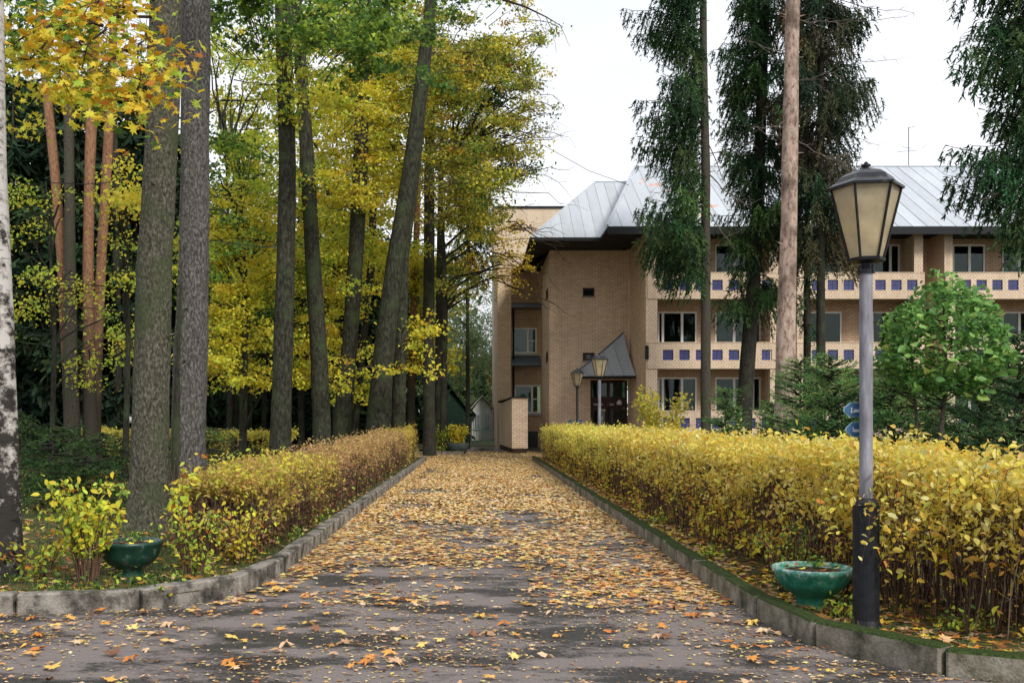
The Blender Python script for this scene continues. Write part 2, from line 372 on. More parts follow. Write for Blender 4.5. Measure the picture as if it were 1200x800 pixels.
M['room'] = mat('room_dark', (.16,.175,.16), .9)
def glass_mat():
    m = bpy.data.materials.new('window_glass'); m.use_nodes = True; n, l, p = NT(m); n.remove(p)
    tr = nd(n,'ShaderNodeBsdfTransparent'); tr.inputs['Color'].default_value = (.50,.64,.57,1)
    gl = nd(n,'ShaderNodeBsdfGlossy', Roughness=.03); gl.inputs['Color'].default_value = (.85,.9,.9,1)
    t = nd(n,'ShaderNodeTexCoord'); no = nd(n,'ShaderNodeTexNoise', Scale=1.2, Detail=1); l.new(t.outputs['Object'], no.inputs['Vector'])
    bp = nd(n,'ShaderNodeBump', Strength=.12, Distance=.02); l.new(no.outputs['Fac'], bp.inputs['Height']); l.new(bp.outputs['Normal'], gl.inputs['Normal'])
    fr = nd(n,'ShaderNodeFresnel', IOR=1.45); ml = nd(n,'ShaderNodeMath', operation='MULTIPLY'); ml.inputs[1].default_value = 1.0; l.new(fr.outputs[0], ml.inputs[0])
    mx = nd(n,'ShaderNodeMixShader'); l.new(ml.outputs[0], mx.inputs['Fac']); l.new(tr.outputs[0], mx.inputs[1]); l.new(gl.outputs[0], mx.inputs[2])
    l.new(mx.outputs[0], n['Material Output'].inputs['Surface'])
    return m
M['glass'] = glass_mat()
M['iron'] = noise_mat('black_iron', [(.35,(.006,.008,.011)),(.62,(.014,.016,.022)),(.72,(.06,.045,.035))], 16, .5, bump=.3, dist=.002, spec=.25, detail=10)
M['iron_wet'] = noise_mat('wet_black_iron', [(.35,(.008,.009,.012)),(.58,(.02,.022,.028)),(.72,(.12,.12,.12))], 9, .3, bump=.4, dist=.003, spec=.35, detail=10)
M['iron_green'] = noise_mat('green_iron', [(.35,(.01,.022,.018)),(.65,(.02,.04,.032))], 12, .45, bump=.1, dist=.002, spec=.5)
M['pole_grey'] = noise_mat('pole_grey', [(.3,(.10,.095,.105)),(.45,(.18,.175,.205)),(.6,(.25,.248,.285)),(.72,(.38,.38,.41))], 16, .65, (1,1,.22), .5, .004, spec=.3, detail=10, second=(9,(.12,.10,.10),.68))
def frosted(name, col, alpha):
    m = bpy.data.materials.new(name); m.use_nodes = True; n, l, p = NT(m)
    t = nd(n,'ShaderNodeTexCoord'); no = nd(n,'ShaderNodeTexNoise', Scale=9, Detail=5); l.new(t.outputs['Object'], no.inputs['Vector'])
    r = ramp(n, [(.3,tuple(x*.72 for x in col)),(.7,col)]); l.new(no.outputs['Fac'], r.inputs['Fac'])
    l.new(r.outputs['Color'], p.inputs['Base Color']); p.inputs['Roughness'].default_value = .3; p.inputs['Specular IOR Level'].default_value = .5
    tr = nd(n,'ShaderNodeBsdfTranslucent'); l.new(r.outputs['Color'], tr.inputs['Color'])
    mx = nd(n,'ShaderNodeMixShader'); mx.inputs['Fac'].default_value = .55; l.new(p.outputs[0], mx.inputs[1]); l.new(tr.outputs[0], mx.inputs[2])
    tp = nd(n,'ShaderNodeBsdfTransparent'); tp.inputs['Color'].default_value = (1,.92,.74,1)
    m2 = nd(n,'ShaderNodeMixShader'); m2.inputs['Fac'].default_value = alpha; l.new(mx.outputs[0], m2.inputs[1]); l.new(tp.outputs[0], m2.inputs[2])
    l.new(m2.outputs[0], n['Material Output'].inputs['Surface'])
    return m
M['lamp_glass'] = frosted('lamp_glass', (.84,.78,.62), .42)
M['bulb'] = mat('bulb', (.85,.84,.8), .3, .5)
M['globe'] = mat('globe', (.8,.8,.8), .3, .5)
M['sign_blue'] = noise_mat('sign_blue', [(.3,(.018,.075,.17)),(.7,(.03,.10,.22))], 5, .35, bump=0, spec=.5)
M['sign_edge'] = mat('sign_edge', (.20,.33,.36), .5)
M['letter_white'] = mat('letter_white', (.5,.54,.53), .6)
def planter_mat():
    m = mat('planter_green', (.02,.16,.11), .6, .35); n, l, p = NT(m)
    t = nd(n,'ShaderNodeTexCoord'); s = nd(n,'ShaderNodeSeparateXYZ'); l.new(t.outputs['Object'], s.inputs[0])
    no = nd(n,'ShaderNodeTexNoise', Scale=14, Detail=7, Roughness=.75); l.new(t.outputs['Object'], no.inputs['Vector'])
    mr = nd(n,'ShaderNodeMapRange'); mr.inputs['From Min'].default_value = .20; mr.inputs['From Max'].default_value = .36; mr.inputs['To Min'].default_value = -.12; mr.inputs['To Max'].default_value = .16
    l.new(s.outputs['Z'], mr.inputs['Value']); ad = nd(n,'ShaderNodeMath', operation='ADD'); l.new(no.outputs['Fac'], ad.inputs[0]); l.new(mr.outputs[0], ad.inputs[1])
    r = ramp(n, [(.4,(.012,.13,.085)),(.56,(.03,.22,.15)),(.66,(.16,.33,.27)),(.72,(.5,.55,.52))]); l.new(ad.outputs[0], r.inputs['Fac']); l.new(r.outputs['Color'], p.inputs['Base Color'])
    bp = nd(n,'ShaderNodeBump', Strength=.3, Distance=.004); l.new(no.outputs['Fac'], bp.inputs['Height']); l.new(bp.outputs['Normal'], p.inputs['Normal'])
    return m
M['planter'] = planter_mat()
M['planter_dark'] = noise_mat('planter_dark_green', [(.3,(.006,.03,.024)),(.6,(.014,.06,.045)),(.74,(.25,.28,.26))], 12, .35, bump=.3, dist=.004, spec=.5)
M['soil'] = noise_mat('soil', [(.3,(.02,.014,.01)),(.7,(.08,.05,.03))], 20, .95, bump=.8)
M['shed_dark'] = noise_mat('shed_dark', [(.3,(.03,.035,.03)),(.7,(.07,.08,.065))], 4, .85, (4,4,.3))
M['shed_green'] = noise_mat('shed_green', [(.3,(.008,.024,.017)),(.7,(.015,.04,.027))], 4, .85, (4,4,.3))
M['shed_white'] = mat('shed_white', (.5,.5,.48), .6)
M['shed_roof'] = noise_mat('shed_roof', [(.3,(.22,.20,.18)),(.7,(.35,.31,.27))], 3, .8, bump=.2)
M['shed_cream'] = mat('shed_cream', (.50,.44,.32), .8)
M['teal_roof'] = noise_mat('teal_roof', [(.3,(.05,.11,.11)),(.7,(.09,.17,.16))], 3, .7)
M['fence_green'] = mat('fence_green', (.22,.42,.34), .5)
M['pale_pot'] = noise_mat('pot_dark', [(.3,(.03,.04,.035)),(.7,(.07,.085,.075))], 6, .7)

def kerb_mat(name, mossy):
    m = mat(name, (.3,.28,.26), .9, .2); n, l, p = NT(m)
    g = nd(n,'ShaderNodeNewGeometry'); oi = nd(n,'ShaderNodeObjectInfo')
    no = nd(n,'ShaderNodeTexNoise', Scale=4.5, Detail=10, Roughness=.68); l.new(g.outputs['Position'], no.inputs['Vector'])
    fi = nd(n,'ShaderNodeTexNoise', Scale=60, Detail=4); l.new(g.outputs['Position'], fi.inputs['Vector'])
    r = ramp(n, [(.34,(.03,.028,.024)),(.45,(.10,.09,.078)),(.53,(.22,.20,.175)),(.7,(.33,.30,.265))] if not mossy else [(.34,(.05,.05,.035)),(.48,(.16,.145,.11)),(.62,(.28,.255,.21))])
    l.new(no.outputs['Fac'], r.inputs['Fac'])
    hs = nd(n,'ShaderNodeMixRGB', blend_type='OVERLAY'); hs.inputs['Fac'].default_value = .5; l.new(r.outputs['Color'], hs.inputs['Color1']); l.new(fi.outputs['Fac'], hs.inputs['Color2'])
    # moss settles on the upward faces
    s = nd(n,'ShaderNodeSeparateXYZ'); l.new(g.outputs['Normal'], s.inputs[0])
    n2 = nd(n,'ShaderNodeTexNoise', Scale=2.6, Detail=6, Roughness=.7); l.new(g.outputs['Position'], n2.inputs['Vector'])
    a = nd(n,'ShaderNodeMath', operation='MULTIPLY_ADD'); a.inputs[1].default_value = .42 if mossy else .12; l.new(s.outputs['Z'], a.inputs[0]); l.new(n2.outputs['Fac'], a.inputs[2])
    th = .705 if mossy else .72
    r2 = ramp(n, [(th-.05,(0,0,0)),(th+.05,(1,1,1))]); l.new(a.outputs[0], r2.inputs['Fac'])
    rm = ramp(n, [(.35,(.012,.022,.006)),(.65,(.045,.072,.014))]); l.new(fi.outputs['Fac'], rm.inputs['Fac'])
    mx = nd(n,'ShaderNodeMixRGB'); l.new(r2.outputs['Color'], mx.inputs['Fac']); l.new(hs.outputs['Color'], mx.inputs['Color1']); l.new(rm.outputs['Color'], mx.inputs['Color2'])
    l.new(mx.outputs['Color'], p.inputs['Base Color'])
    ad = nd(n,'ShaderNodeMath', operation='ADD'); l.new(no.outputs['Fac'], ad.inputs[0]); l.new(fi.outputs['Fac'], ad.inputs[1])
    bp = nd(n,'ShaderNodeBump', Strength=.7, Distance=.01); l.new(ad.outputs[0], bp.inputs['Height']); l.new(bp.outputs['Normal'], p.inputs['Normal'])
    return m
M['kerb'] = kerb_mat('kerb_concrete', False); M['kerb_moss'] = kerb_mat('kerb_mossy', True)
def asphalt():
    m = mat('asphalt', (.1,.09,.09), .8, .35); n, l, p = NT(m)
    g = nd(n,'ShaderNodeNewGeometry')
    mp = nd(n,'ShaderNodeMapping'); mp.inputs['Scale'].default_value = (.62,1.25,1); l.new(g.outputs['Position'], mp.inputs['Vector'])
    wet = nd(n,'ShaderNodeTexNoise', Scale=1.5, Detail=12, Roughness=.68); l.new(mp.outputs['Vector'], wet.inputs['Vector'])
    gr = nd(n,'ShaderNodeTexNoise', Scale=34, Detail=8, Roughness=.8); l.new(g.outputs['Position'], gr.inputs['Vector'])
    ga = nd(n,'ShaderNodeMath', operation='MULTIPLY_ADD'); ga.inputs[1].default_value = .34; l.new(gr.outputs['Fac'], ga.inputs[0]); l.new(wet.outputs['Fac'], ga.inputs[2])
    wr_ = ramp(n, [(.64,(0,0,0)),(.72,(1,1,1))]); l.new(ga.outputs[0], wr_.inputs['Fac'])
    ag = nd(n,'ShaderNodeTexNoise', Scale=130, Detail=4, Roughness=.8); l.new(g.outputs['Position'], ag.inputs['Vector'])
    v = nd(n,'ShaderNodeTexVoronoi', Scale=210); l.new(g.outputs['Position'], v.inputs['Vector'])
    dry = ramp(n, [(.3,(.115,.098,.094)),(.55,(.205,.176,.168)),(.8,(.34,.30,.28))]); l.new(ag.outputs['Fac'], dry.inputs['Fac'])
    dk = ramp(n, [(.3,(.016,.015,.015)),(.6,(.042,.038,.037)),(.8,(.13,.118,.11))]); l.new(ag.outputs['Fac'], dk.inputs['Fac'])
    mx = nd(n,'ShaderNodeMixRGB'); l.new(wr_.outputs['Color'], mx.inputs['Fac']); l.new(dry.outputs['Color'], mx.inputs['Color1']); l.new(dk.outputs['Color'], mx.inputs['Color2'])
    # specks of crumbled leaf and grit
    sp = nd(n,'ShaderNodeTexVoronoi', Scale=26); l.new(g.outputs['Position'], sp.inputs['Vector'])
    rs = ramp(n, [(.10,(1,1,1)),(.14,(0,0,0))]); l.new(sp.outputs['Distance'], rs.inputs['Fac'])
    mk = nd(n,'ShaderNodeTexNoise', Scale=2.5, Detail=3); l.new(g.outputs['Position'], mk.inputs['Vector'])
    rk = ramp(n, [(.45,(0,0,0)),(.6,(.8,.8,.8))]); l.new(mk.outputs['Fac'], rk.inputs['Fac'])
    mm = nd(n,'ShaderNodeMath', operation='MULTIPLY'); l.new(rs.outputs['Color'], mm.inputs[0]); l.new(rk.outputs['Color'], mm.inputs[1])
    m3 = nd(n,'ShaderNodeMixRGB'); m3.inputs['Color2'].default_value = (.36,.24,.12,1); l.new(mm.outputs[0], m3.inputs['Fac']); l.new(mx.outputs['Color'], m3.inputs['Color1'])
    l.new(m3.outputs['Color'], p.inputs['Base Color'])
    rr = nd(n,'ShaderNodeMapRange'); rr.inputs['To Min'].default_value = .85; rr.inputs['To Max'].default_value = .5; l.new(wr_.outputs['Color'], rr.inputs['Value']); l.new(rr.outputs[0], p.inputs['Roughness'])
    bp = nd(n,'ShaderNodeBump', Strength=.5, Distance=.006); l.new(v.outputs['Distance'], bp.inputs['Height']); l.new(bp.outputs['Normal'], p.inputs['Normal'])
    return m
M['asphalt'] = asphalt()
M['lawn'] = noise_mat('lawn_soil', [(.3,(.012,.016,.006)),(.48,(.035,.045,.014)),(.6,(.08,.065,.022)),(.75,(.20,.11,.03))], 2.2, .95, bump=.8, dist=.03, second=(14,(.24,.12,.03),.63))
M['forest_floor'] = noise_mat('forest_floor', [(.3,(.012,.018,.008)),(.5,(.03,.045,.014)),(.7,(.10,.075,.025))], .9, .95, bump=.6, dist=.04, second=(5,(.20,.12,.03),.62))

# colours of foliage (real leaf albedo)
YEL = (.80,.70,.07); GOLD = (.80,.57,.05); LIME = (.46,.60,.08); GREEN = (.13,.26,.05); DGREEN = (.035,.085,.022)
ORANGE = (.52,.20,.035); RUST = (.30,.10,.04); BROWN = (.22,.12,.06); TAN = (.50,.33,.17); PINKB = (.36,.20,.12); PALE = (.62,.54,.22)

def tag(o, label, cat, group=None):
    o['label'] = label; o['category'] = cat
    if group: o['group'] = group
    return o
def thing(name, label, cat, loc=(0,0,0), group=None):
    o = bpy.data.objects.new(name, None); COL.objects.link(o); o.location = loc; o.empty_display_size = .3
    return tag(o, label, cat, group)

# ================================================================== GROUND
mb = MB(); mb.add([(-400,-60,-.03),(400,-60,-.03),(400,700,-.03),(-400,700,-.03)], [(0,1,2,3)]); mb.build('ground', M['forest_floor'], kind='structure')
KR = [(2.05,38),(2.10,28),(2.16,16),(2.2,9.5),(2.21,8.2),(2.26,7.5),(2.34,7.05),(2.52,6.6),(2.86,6.2),(3.3,5.93),(4.2,5.62),(6.0,5.35),(9.0,5.2)]
KL = [(-1.93,38),(-1.97,20),(-2.0,10.4),(-2.03,9.6),(-2.12,9.1),(-2.3,8.7),(-2.6,8.4),(-3.1,8.2),(-4.0,8.08),(-5.5,8.02),(-9.0,8.0)]
def sample(path, step):
    P = np.array(path, float); seg = np.hypot(*np.diff(P, axis=0).T); s = np.concatenate([[0], np.cumsum(seg)])
    q = np.arange(0, s[-1], step); return np.stack([np.interp(q, s, P[:,0]), np.interp(q, s, P[:,1])], 1)
def xy_at(path, y):        # X of a kerb line for a depth (only the straight part)
    P = np.array(path); o = np.argsort(P[:,1]); return np.interp(y, P[o,1], P[o,0])
# path + cross road + forecourt
mb = MB()
def sheet(mb, outline, z):
    n = len(outline); mb.add([(x,y,z) for x,y in outline], [tuple(range(n))])
road = [(-40,-25),(40,-25),(40,5.0)] + [(x,y) for x,y in reversed(KR)] + [(2.05,38.4),(3.1,39.2),(40,39.2),(40,43)] + \
       [(7.2,43),(7.2,47.6),(3.7,47.6),(3.7,56),(-1,56),(-1,44.2),(-6,44.2),(-6,39),(-2.9,39),(-1.93,38.4)] + list(KL) + [(-40,7.8)]
bm = bmesh.new(); vs = [bm.verts.new((x,y,0)) for x,y in road]; bm.faces.new(vs); bmesh.ops.triangulate(bm, faces=bm.faces[:])
me = bpy.data.meshes.new('road'); bm.to_mesh(me); bm.free(); me.materials.append(M['asphalt']); o = bpy.data.objects.new('road', me); link(o); o['kind'] = 'structure'
for p_ in me.polygons:
    if p_.normal.z < 0: me.flip_normals(); break

def lawn_z(x, y): return .10 + .05*noise.noise(Vector((x*.35, y*.35, 0))) + .02*noise.noise(Vector((x*1.7,y*1.7,4)))
# the lawn left and right as gridded sheets clipped to the kerb lines
def lawn_grid(kerb, side, name):
    P = np.array(kerb); mb = MB()
    ys = np.concatenate([np.arange(5.3 if side > 0 else 8.1, 12, .3), np.arange(12, 39.2, .9)]); ys[-1] = 38.9
    k = 24; vs = []
    o = np.argsort(P[:,1])
    for y in ys:
        x0 = np.interp(y, P[o,1], P[o,0]) + side*.13
        if side > 0 and y < 5.4: x0 = 8
        for j in range(k):
            x = x0 + side*((j/(k-1))**2)*38
            vs.append((x, y, lawn_z(x,y) if j > 0 else .1))
    n = len(ys); fs = []
    for i in range(n-1):
        for j in range(k-1):
            q = (i*k+j, i*k+j+1, (i+1)*k+j+1, (i+1)*k+j); fs.append(q if side > 0 else q[::-1])
    mb.add(vs, fs); return mb.build(name, M['lawn'], kind='structure', smooth=True)
lawn_grid(KL, -1, 'lawn'); lawn_grid(KR, 1, 'lawn')
# grass plot in front of the tall facade, beyond the forecourt
mb = MB(); mb.box(7.6, 40, 40.2, 43.0, -.02, .09); mb.build('lawn', M['lawn'], kind='structure')

# kerbs, stone by stone
def kerb_stone_mesh(seed, m):
    bm = bmesh.new(); bmesh.ops.create_cube(bm, size=1)
    bmesh.ops.scale(bm, vec=(.958,.15,.31), verts=bm.verts)
    bmesh.ops.bevel(bm, geom=bm.edges[:], offset=.014, segments=1, affect='EDGES')
    bmesh.ops.subdivide_edges(bm, edges=[e for e in bm.edges if e.calc_length() > .5], cuts=3, use_grid_fill=True)
    for v in bm.verts:
        nn = noise.noise_vector(v.co*4+Vector((seed*7,0,0))); v.co += Vector((nn.x*.003, nn.y*.002, nn.z*.003))
    me = bpy.data.meshes.new('kerb_stone'); bm.to_mesh(me); bm.free(); me.materials.append(m)
    return me
def kerb(path, m, inward, name, label):
    root = bpy.data.objects.new(name, None); COL.objects.link(root); root['kind'] = 'structure'
    root['label'] = label
    ms = [kerb_stone_mesh(i, m) for i in range(5)]
    P = np.array(path, float); seg = np.hypot(*np.diff(P, axis=0).T); s = np.concatenate([[0], np.cumsum(seg)])
    q = 0.0; i = 0
    while q < s[-1]-.5:
        L = 1.0 if random.random() > .08 else .5
        a = np.array([np.interp(q, s, P[:,0]), np.interp(q, s, P[:,1])]); b = np.array([np.interp(q+L, s, P[:,0]), np.interp(q+L, s, P[:,1])])
        c = (a+b)/2; t = b-a; ln = float(np.hypot(*t)); t = t/ln; nv = np.array([-t[1], t[0]])*inward
        o = bpy.data.objects.new('kerb_stone', ms[i%5]); link(o, root)
        o.location = (c[0]+nv[0]*.075, c[1]+nv[1]*.075, .018+random.uniform(-.012,.008))
        o.rotation_euler = (random.uniform(-.03,.03), random.uniform(-.008,.008), math.atan2(t[1],t[0])+random.uniform(-.01,.01))
        o.scale = (ln*1.0, 1, 1); i += 1; q += L
    return root
kerb(KL, M['kerb'], -1, 'kerb', 'grey concrete kerb along the left side of the path')
kerb(KR, M['kerb_moss'], 1, 'kerb', 'moss grown concrete kerb along the right side of the path')
kerb([(-3.6,43.9),(-.35,43.9)], M['kerb_moss'], 1, 'kerb', 'short kerb across the far end of the path')
kerb([(-.2,49),(1.0,49)], M['kerb_moss'], 1, 'kerb', 'short far kerb beside the brick wall')

# ================================================================== BUILDING
B = thing('brick_building', 'three storey tan brick building with metal roof, balconies and blue panels', 'building', (13,47,0))
def bp(name, mb, m, parent=None, **k): return mb.build(name, M[m], parent or B, **k)
FD, WD = 43.2, 44.9                           # parapet plane, window wall
bays = [(7.37,13.07),(13.84,19.36),(20.29,25.8),(26.7,32.2)]
wins = [[(8.12,9.89,(.13,.62)),(10.70,12.77,(.42,.83))],
        [(14.75,16.43,(.5,)),(17.27,19.05,(.30,.76))],
        [(21.43,22.9,(.52,)),(23.66,25.3,(.48,))],
        [(27.6,29.2,(.5,)),(30.0,31.7,(.4,))]]
# floors: (parapet bottom, parapet top, opening top)
floors = [(.85,1.90,3.75),(3.75,4.86,6.78),(6.78,7.89,9.7)]
X_END = 33.0
EAVE = 9.79
# back wall of the facade, with its window openings left open
def wall_with_holes(x0, x1, y0, y1, z0, z1, holes):
    """holes: list of (hx0,hx1,hz0,hz1); builds the wall in vertical strips"""
    mb = MB(); xs = sorted(set([x0,x1]+[h[0] for h in holes]+[h[1] for h in holes]))
    for a, b in zip(xs[:-1], xs[1:]):
        hs = sorted([(h[2],h[3]) for h in holes if h[0] <= a+1e-6 and h[1] >= b-1e-6]); z = z0
        for q0, q1 in hs:
            if q0 > z: mb.box(a,b,y0,y1,z,q0)
            z = q1
        if z < z1: mb.box(a,b,y0,y1,z,z1)
    return mb
holes = []
for bi, ws in enumerate(wins):
    for (a,b,m_) in ws:
        for (pb,pt,ot) in floors: holes.append((a,b,pt-.15,pt+1.55))
bp('wall', wall_with_holes(7.30, X_END, WD, WD+.3, 0, EAVE-.1, holes), 'brick_brown')
random.seed(3)
def window(a, b, z0, z1, y, mull, frame_m='window_white', curtains=True, deep=True, parent=None, transom=None):
    """a frame with mullions, a pane per light, perhaps a curtain, a dark room behind"""
    mb = MB(); t = .075
    mb.box(a,a+t,y,y+.09,z0,z1); mb.box(b-t,b,y,y+.09,z0,z1); mb.box(a+t,b-t,y,y+.09,z0,z0+t); mb.box(a+t,b-t,y,y+.09,z1-t,z1)
    xs = [a+t]+[a+(b-a)*q for q in mull]+[b-t]
    for q in xs[1:-1]: mb.box(q-.055,q+.055,y-.005,y+.085,z0+t,z1-t)
    if transom:
        mb.box(xs[-2]+.05, b-t, y-.003, y+.08, transom-.03, transom+.03)
    fr = mb.build('window', M[frame_m], parent or B)
    for i in range(len(xs)-1):
        l_, r_ = xs[i]+(.055 if i else 0), xs[i+1]-(.055 if i < len(xs)-2 else 0)
        g = MB(); g.box(l_, r_, y+.035, y+.045, z0+t, z1-t); g.build('pane', M['glass'], fr)
        if curtains and random.random() < .55:
            c = MB(); n = 14; vs = []; w0, w1 = (l_, l_+(r_-l_)*random.uniform(.3,1)) if random.random() < .5 else (r_-(r_-l_)*random.uniform(.3,.9), r_)
            for j in range(n+1):
                x = w0+(w1-w0)*j/n; yy = y+.22+.03*math.sin(j*2.1+i)
                vs += [(x,yy,z0),(x,yy,z1)]
            c.add(vs, [(2*j,2*j+2,2*j+3,2*j+1) for j in range(n)]); c.build('curtain', M['curtain' if random.random() < .4 else 'curtain_dark'], fr)
    return fr
for bi, ws in enumerate(wins):
    for fi, (pb,pt,ot) in enumerate(floors):
        for (a,b,ml) in ws: window(a, b, pt-.15, pt+1.55, WD+.04, ml)
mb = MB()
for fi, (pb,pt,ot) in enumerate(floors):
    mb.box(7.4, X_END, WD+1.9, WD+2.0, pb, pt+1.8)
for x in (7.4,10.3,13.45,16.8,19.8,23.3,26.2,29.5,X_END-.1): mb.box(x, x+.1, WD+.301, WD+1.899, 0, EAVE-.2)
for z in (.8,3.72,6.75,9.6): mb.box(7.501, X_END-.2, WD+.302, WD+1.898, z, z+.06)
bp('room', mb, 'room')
# bays: piers, parapets with blue panels, slabs
for bi, (x0,x1) in enumerate(bays):
    mb = MB()
    mb.box(x0, x0+.42, FD+.002, FD+.35, 0, floors[2][0])
    mb.box(x0, x0+.12, FD+.353, WD-.002, 0, EAVE-.12)                     # side walls of the loggias
    mb.box(x0, x0+.36, FD+.1, FD+.35, floors[2][0]+.002, EAVE-.12)
    bp('pier', mb, 'brick_pale'); mb = MB()
    mb.box(x1-.38, x1, FD+.002, FD+.35, 0, floors[2][0]); mb.box(x1-.12, x1, FD+.353, WD-.002, 0, EAVE-.12)
    mb.box(x1-.38, x1, FD+.1, FD+.35, floors[2][0]+.002, EAVE-.12)
    bp('pier', mb, 'brick_pale')
    npan = 7 if bi != 2 else 7
    for fi, (pb,pt,ot) in enumerate(floors):
        mb = MB(); sx0, sx1 = x0-.01, x1+.01
        zb, zt = pt-.74, pt-.29; w = .45; n = 7; pitch = (x1-x0-.7)/n
        cen = [x0+.62+pitch*(i+.5)-.1 for i in range(n)]
        holes_ = [(c-w/2, c+w/2, zb, zt) for c in cen]
        pw = wall_with_holes(sx0, sx1, FD-.04, FD, pb, pt, holes_)
        pw.box(sx0, sx1, FD-.06, FD+.05, pt+.001, pt+.045)
        par = bp('parapet', pw, 'brick_pale')
        back = MB(); back.box(sx0+.005, sx1-.005, FD+.034, FD+.1, pb+.002, pt-.002); back.build('parapet_back', M['brick_pale'], par)
        for c in cen:
            q = MB(); g_ = .006; hw = w/2-.004; hh = (zt-zb)/2-.004; zc = (zb+zt)/2
            for (sx,sz) in ((-1,-1),(1,-1),(-1,1),(1,1)):       # four glazed tiles in each panel
                xa, xb = (c-hw, c-g_) if sx < 0 else (c+g_, c+hw); za, zc2 = (zc-hh, zc-g_) if sz < 0 else (zc+g_, zc+hh)
                q.box(xa, xb, FD+.012, FD+.03, za, zc2)
            q.build('blue_panel', M['blue_panel'], par)
        sl = MB(); sl.box(x0+.13, x1-.13, FD+.36, WD-.003, pb+.1, pb+.28); bp('balcony_slab', sl, 'plaster')
        if fi: 
            sl = MB(); sl.box(x0+.43, x1-.4, FD+.003, FD+.34, pb+.02, pb+.22); bp('lintel', sl, 'plaster')
    mb = MB(); mb.box(x0+.43, x1-.39, FD+.0, FD+.3, 0, floors[0][0]-.002); bp('plinth', mb, 'brick_brown')
# brick tower with the entrance, left of the tall facade
TD = 48.0
TX0, TX1 = 3.75, 7.29
dx0, dx1 = WX(692,TD), WX(737,TD)
tower_holes = [(WX(683,TD),WX(697,TD),WZ(347,TD),WZ(337,TD)), (WX(683,TD),WX(697,TD),WZ(422,TD),WZ(413,TD)), (dx0, dx1, 0, 3.45)]
bp('wall', wall_with_holes(TX0+.002, TX1, TD, TD+.35, 0, EAVE-.05, tower_holes), 'brick_tan')
mb = MB(); mb.box(TX0-.3, TX0, TD+.001, 54.8, 0, WZ(347,TD+1)); mb.box(TX0-.298, TX0-.002, TD+.002, 54.8, WZ(347,TD+1), EAVE-.05); bp('wall', mb, 'brick_tan')
for z_ in (342,417):                            # narrow dark slots in the tower's left flank
    for yy in (48.9, 49.7):
        mb = MB(); mb.box(TX0-.33, TX0-.301, yy, yy+.35, WZ(z_+6,48.5), WZ(z_-6,48.5)); f_ = bp('window', mb, 'dark_wood'); q = MB(); q.box(TX0-.336, TX0-.331, yy+.05, yy+.3, WZ(z_+4.5,48.5), WZ(z_-4.5,48.5)); q.build('pane', M['glass'], f_)
mb = MB(); mb.box(7.291, 7.369, FD+.01, TD-.001, 0, EAVE-.1); mb.box(7.30,7.5,TD+.0,WD,0,.01) ; bp('wall', mb, 'brick_tan')
for h in tower_holes[:2]:
    f_ = MB(); f_.box(h[0]-.03,h[1]+.03,TD-.04,TD+.02,h[2]-.08,h[2]-.003); f_ = bp('window_sill', f_, 'concrete')
    window(h[0]+.002,h[1]-.002,h[2]+.002,h[3]-.002,TD+.12,(),'dark_wood',False)
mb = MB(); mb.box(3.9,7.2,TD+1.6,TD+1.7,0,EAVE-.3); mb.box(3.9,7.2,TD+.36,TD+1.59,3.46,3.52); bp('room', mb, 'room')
# pipe box on the pier edge
mb = MB(); mb.box(7.25,7.40,FD-.10,FD-.002,WZ(421,FD),WZ(405,FD)); bp('junction_box', mb, 'iron', bevel=.01)
# door assembly
D = MB(); D.box(dx0+.002,dx0+.12,TD+.5,TD+.62,0,3.44); D.box(dx1-.12,dx1-.002,TD+.5,TD+.62,0,3.44); D.box(dx0+.121,dx1-.121,TD+.5,TD+.62,2.1,2.62); D.box(dx0+.121,dx1-.121,TD+.5,TD+.62,3.34,3.44)
xm = (dx0+dx1)/2; D.box(xm-.06,xm+.06,TD+.5,TD+.62,2.62,3.34)
door = bp('entrance_door', D, 'dark_wood')
for i,(a,b) in enumerate(((dx0+.12,xm-.06),(xm+.06,dx1-.12))):
    f_ = MB(); f_.box(a+.02,b-.02,TD+.52,TD+.54,2.65,3.31); f_.build('pane', M['glass'], door)
    f_ = MB(); f_.box(a+.01,a+.12,TD+.51,TD+.56,0.02,2.09); f_.box(b-.12,b-.01,TD+.51,TD+.56,0.02,2.09); f_.box(a+.12,b-.12,TD+.51,TD+.56,0.02,.5); f_.box(a+.12,b-.12,TD+.51,TD+.56,1.1,1.22); f_.box(a+.12,b-.12,TD+.51,TD+.56,1.97,2.09)
    f_.build('door_leaf', M['dark_wood'], door)
    f_ = MB(); f_.box(a+.12,b-.12,TD+.53,TD+.54,.5,1.1); f_.box(a+.12,b-.12,TD+.53,TD+.54,1.22,1.97); f_.build('pane', M['glass'], door)
f_ = MB(); f_.box(WX(703,TD),WX(711,TD),TD+.44,TD+.46,WZ(482,TD),WZ(479,TD)); f_.build('door_plate', M['shed_cream'], door)
f_ = MB(); f_.box(WX(704,TD),WX(708.5,TD),TD+.44,TD+.46,WZ(492,TD),WZ(487,TD)); f_.build('notice', M['letter_white'], door)
f_ = MB(); f_.lathe([(.01,.0),(.12,.01),(.14,.08),(.10,.18),(.02,.24)],14,(WX(727,TD),TD+.38,WZ(474,TD))); f_.build('wall_lamp', M['globe'], door, smooth=True)
f_ = MB(); f_.box(WX(697,TD),WX(708,TD),TD+.46,TD+.498,WZ(474.5,TD),WZ(472.5,TD)); f_.box(WX(716,TD),WX(721,TD),TD+.46,TD+.498,WZ(474.5,TD),WZ(472.5,TD)); f_.build('lintel_strip', M['window_grey'], door)
for x in (WX(733,FD),):
    pass
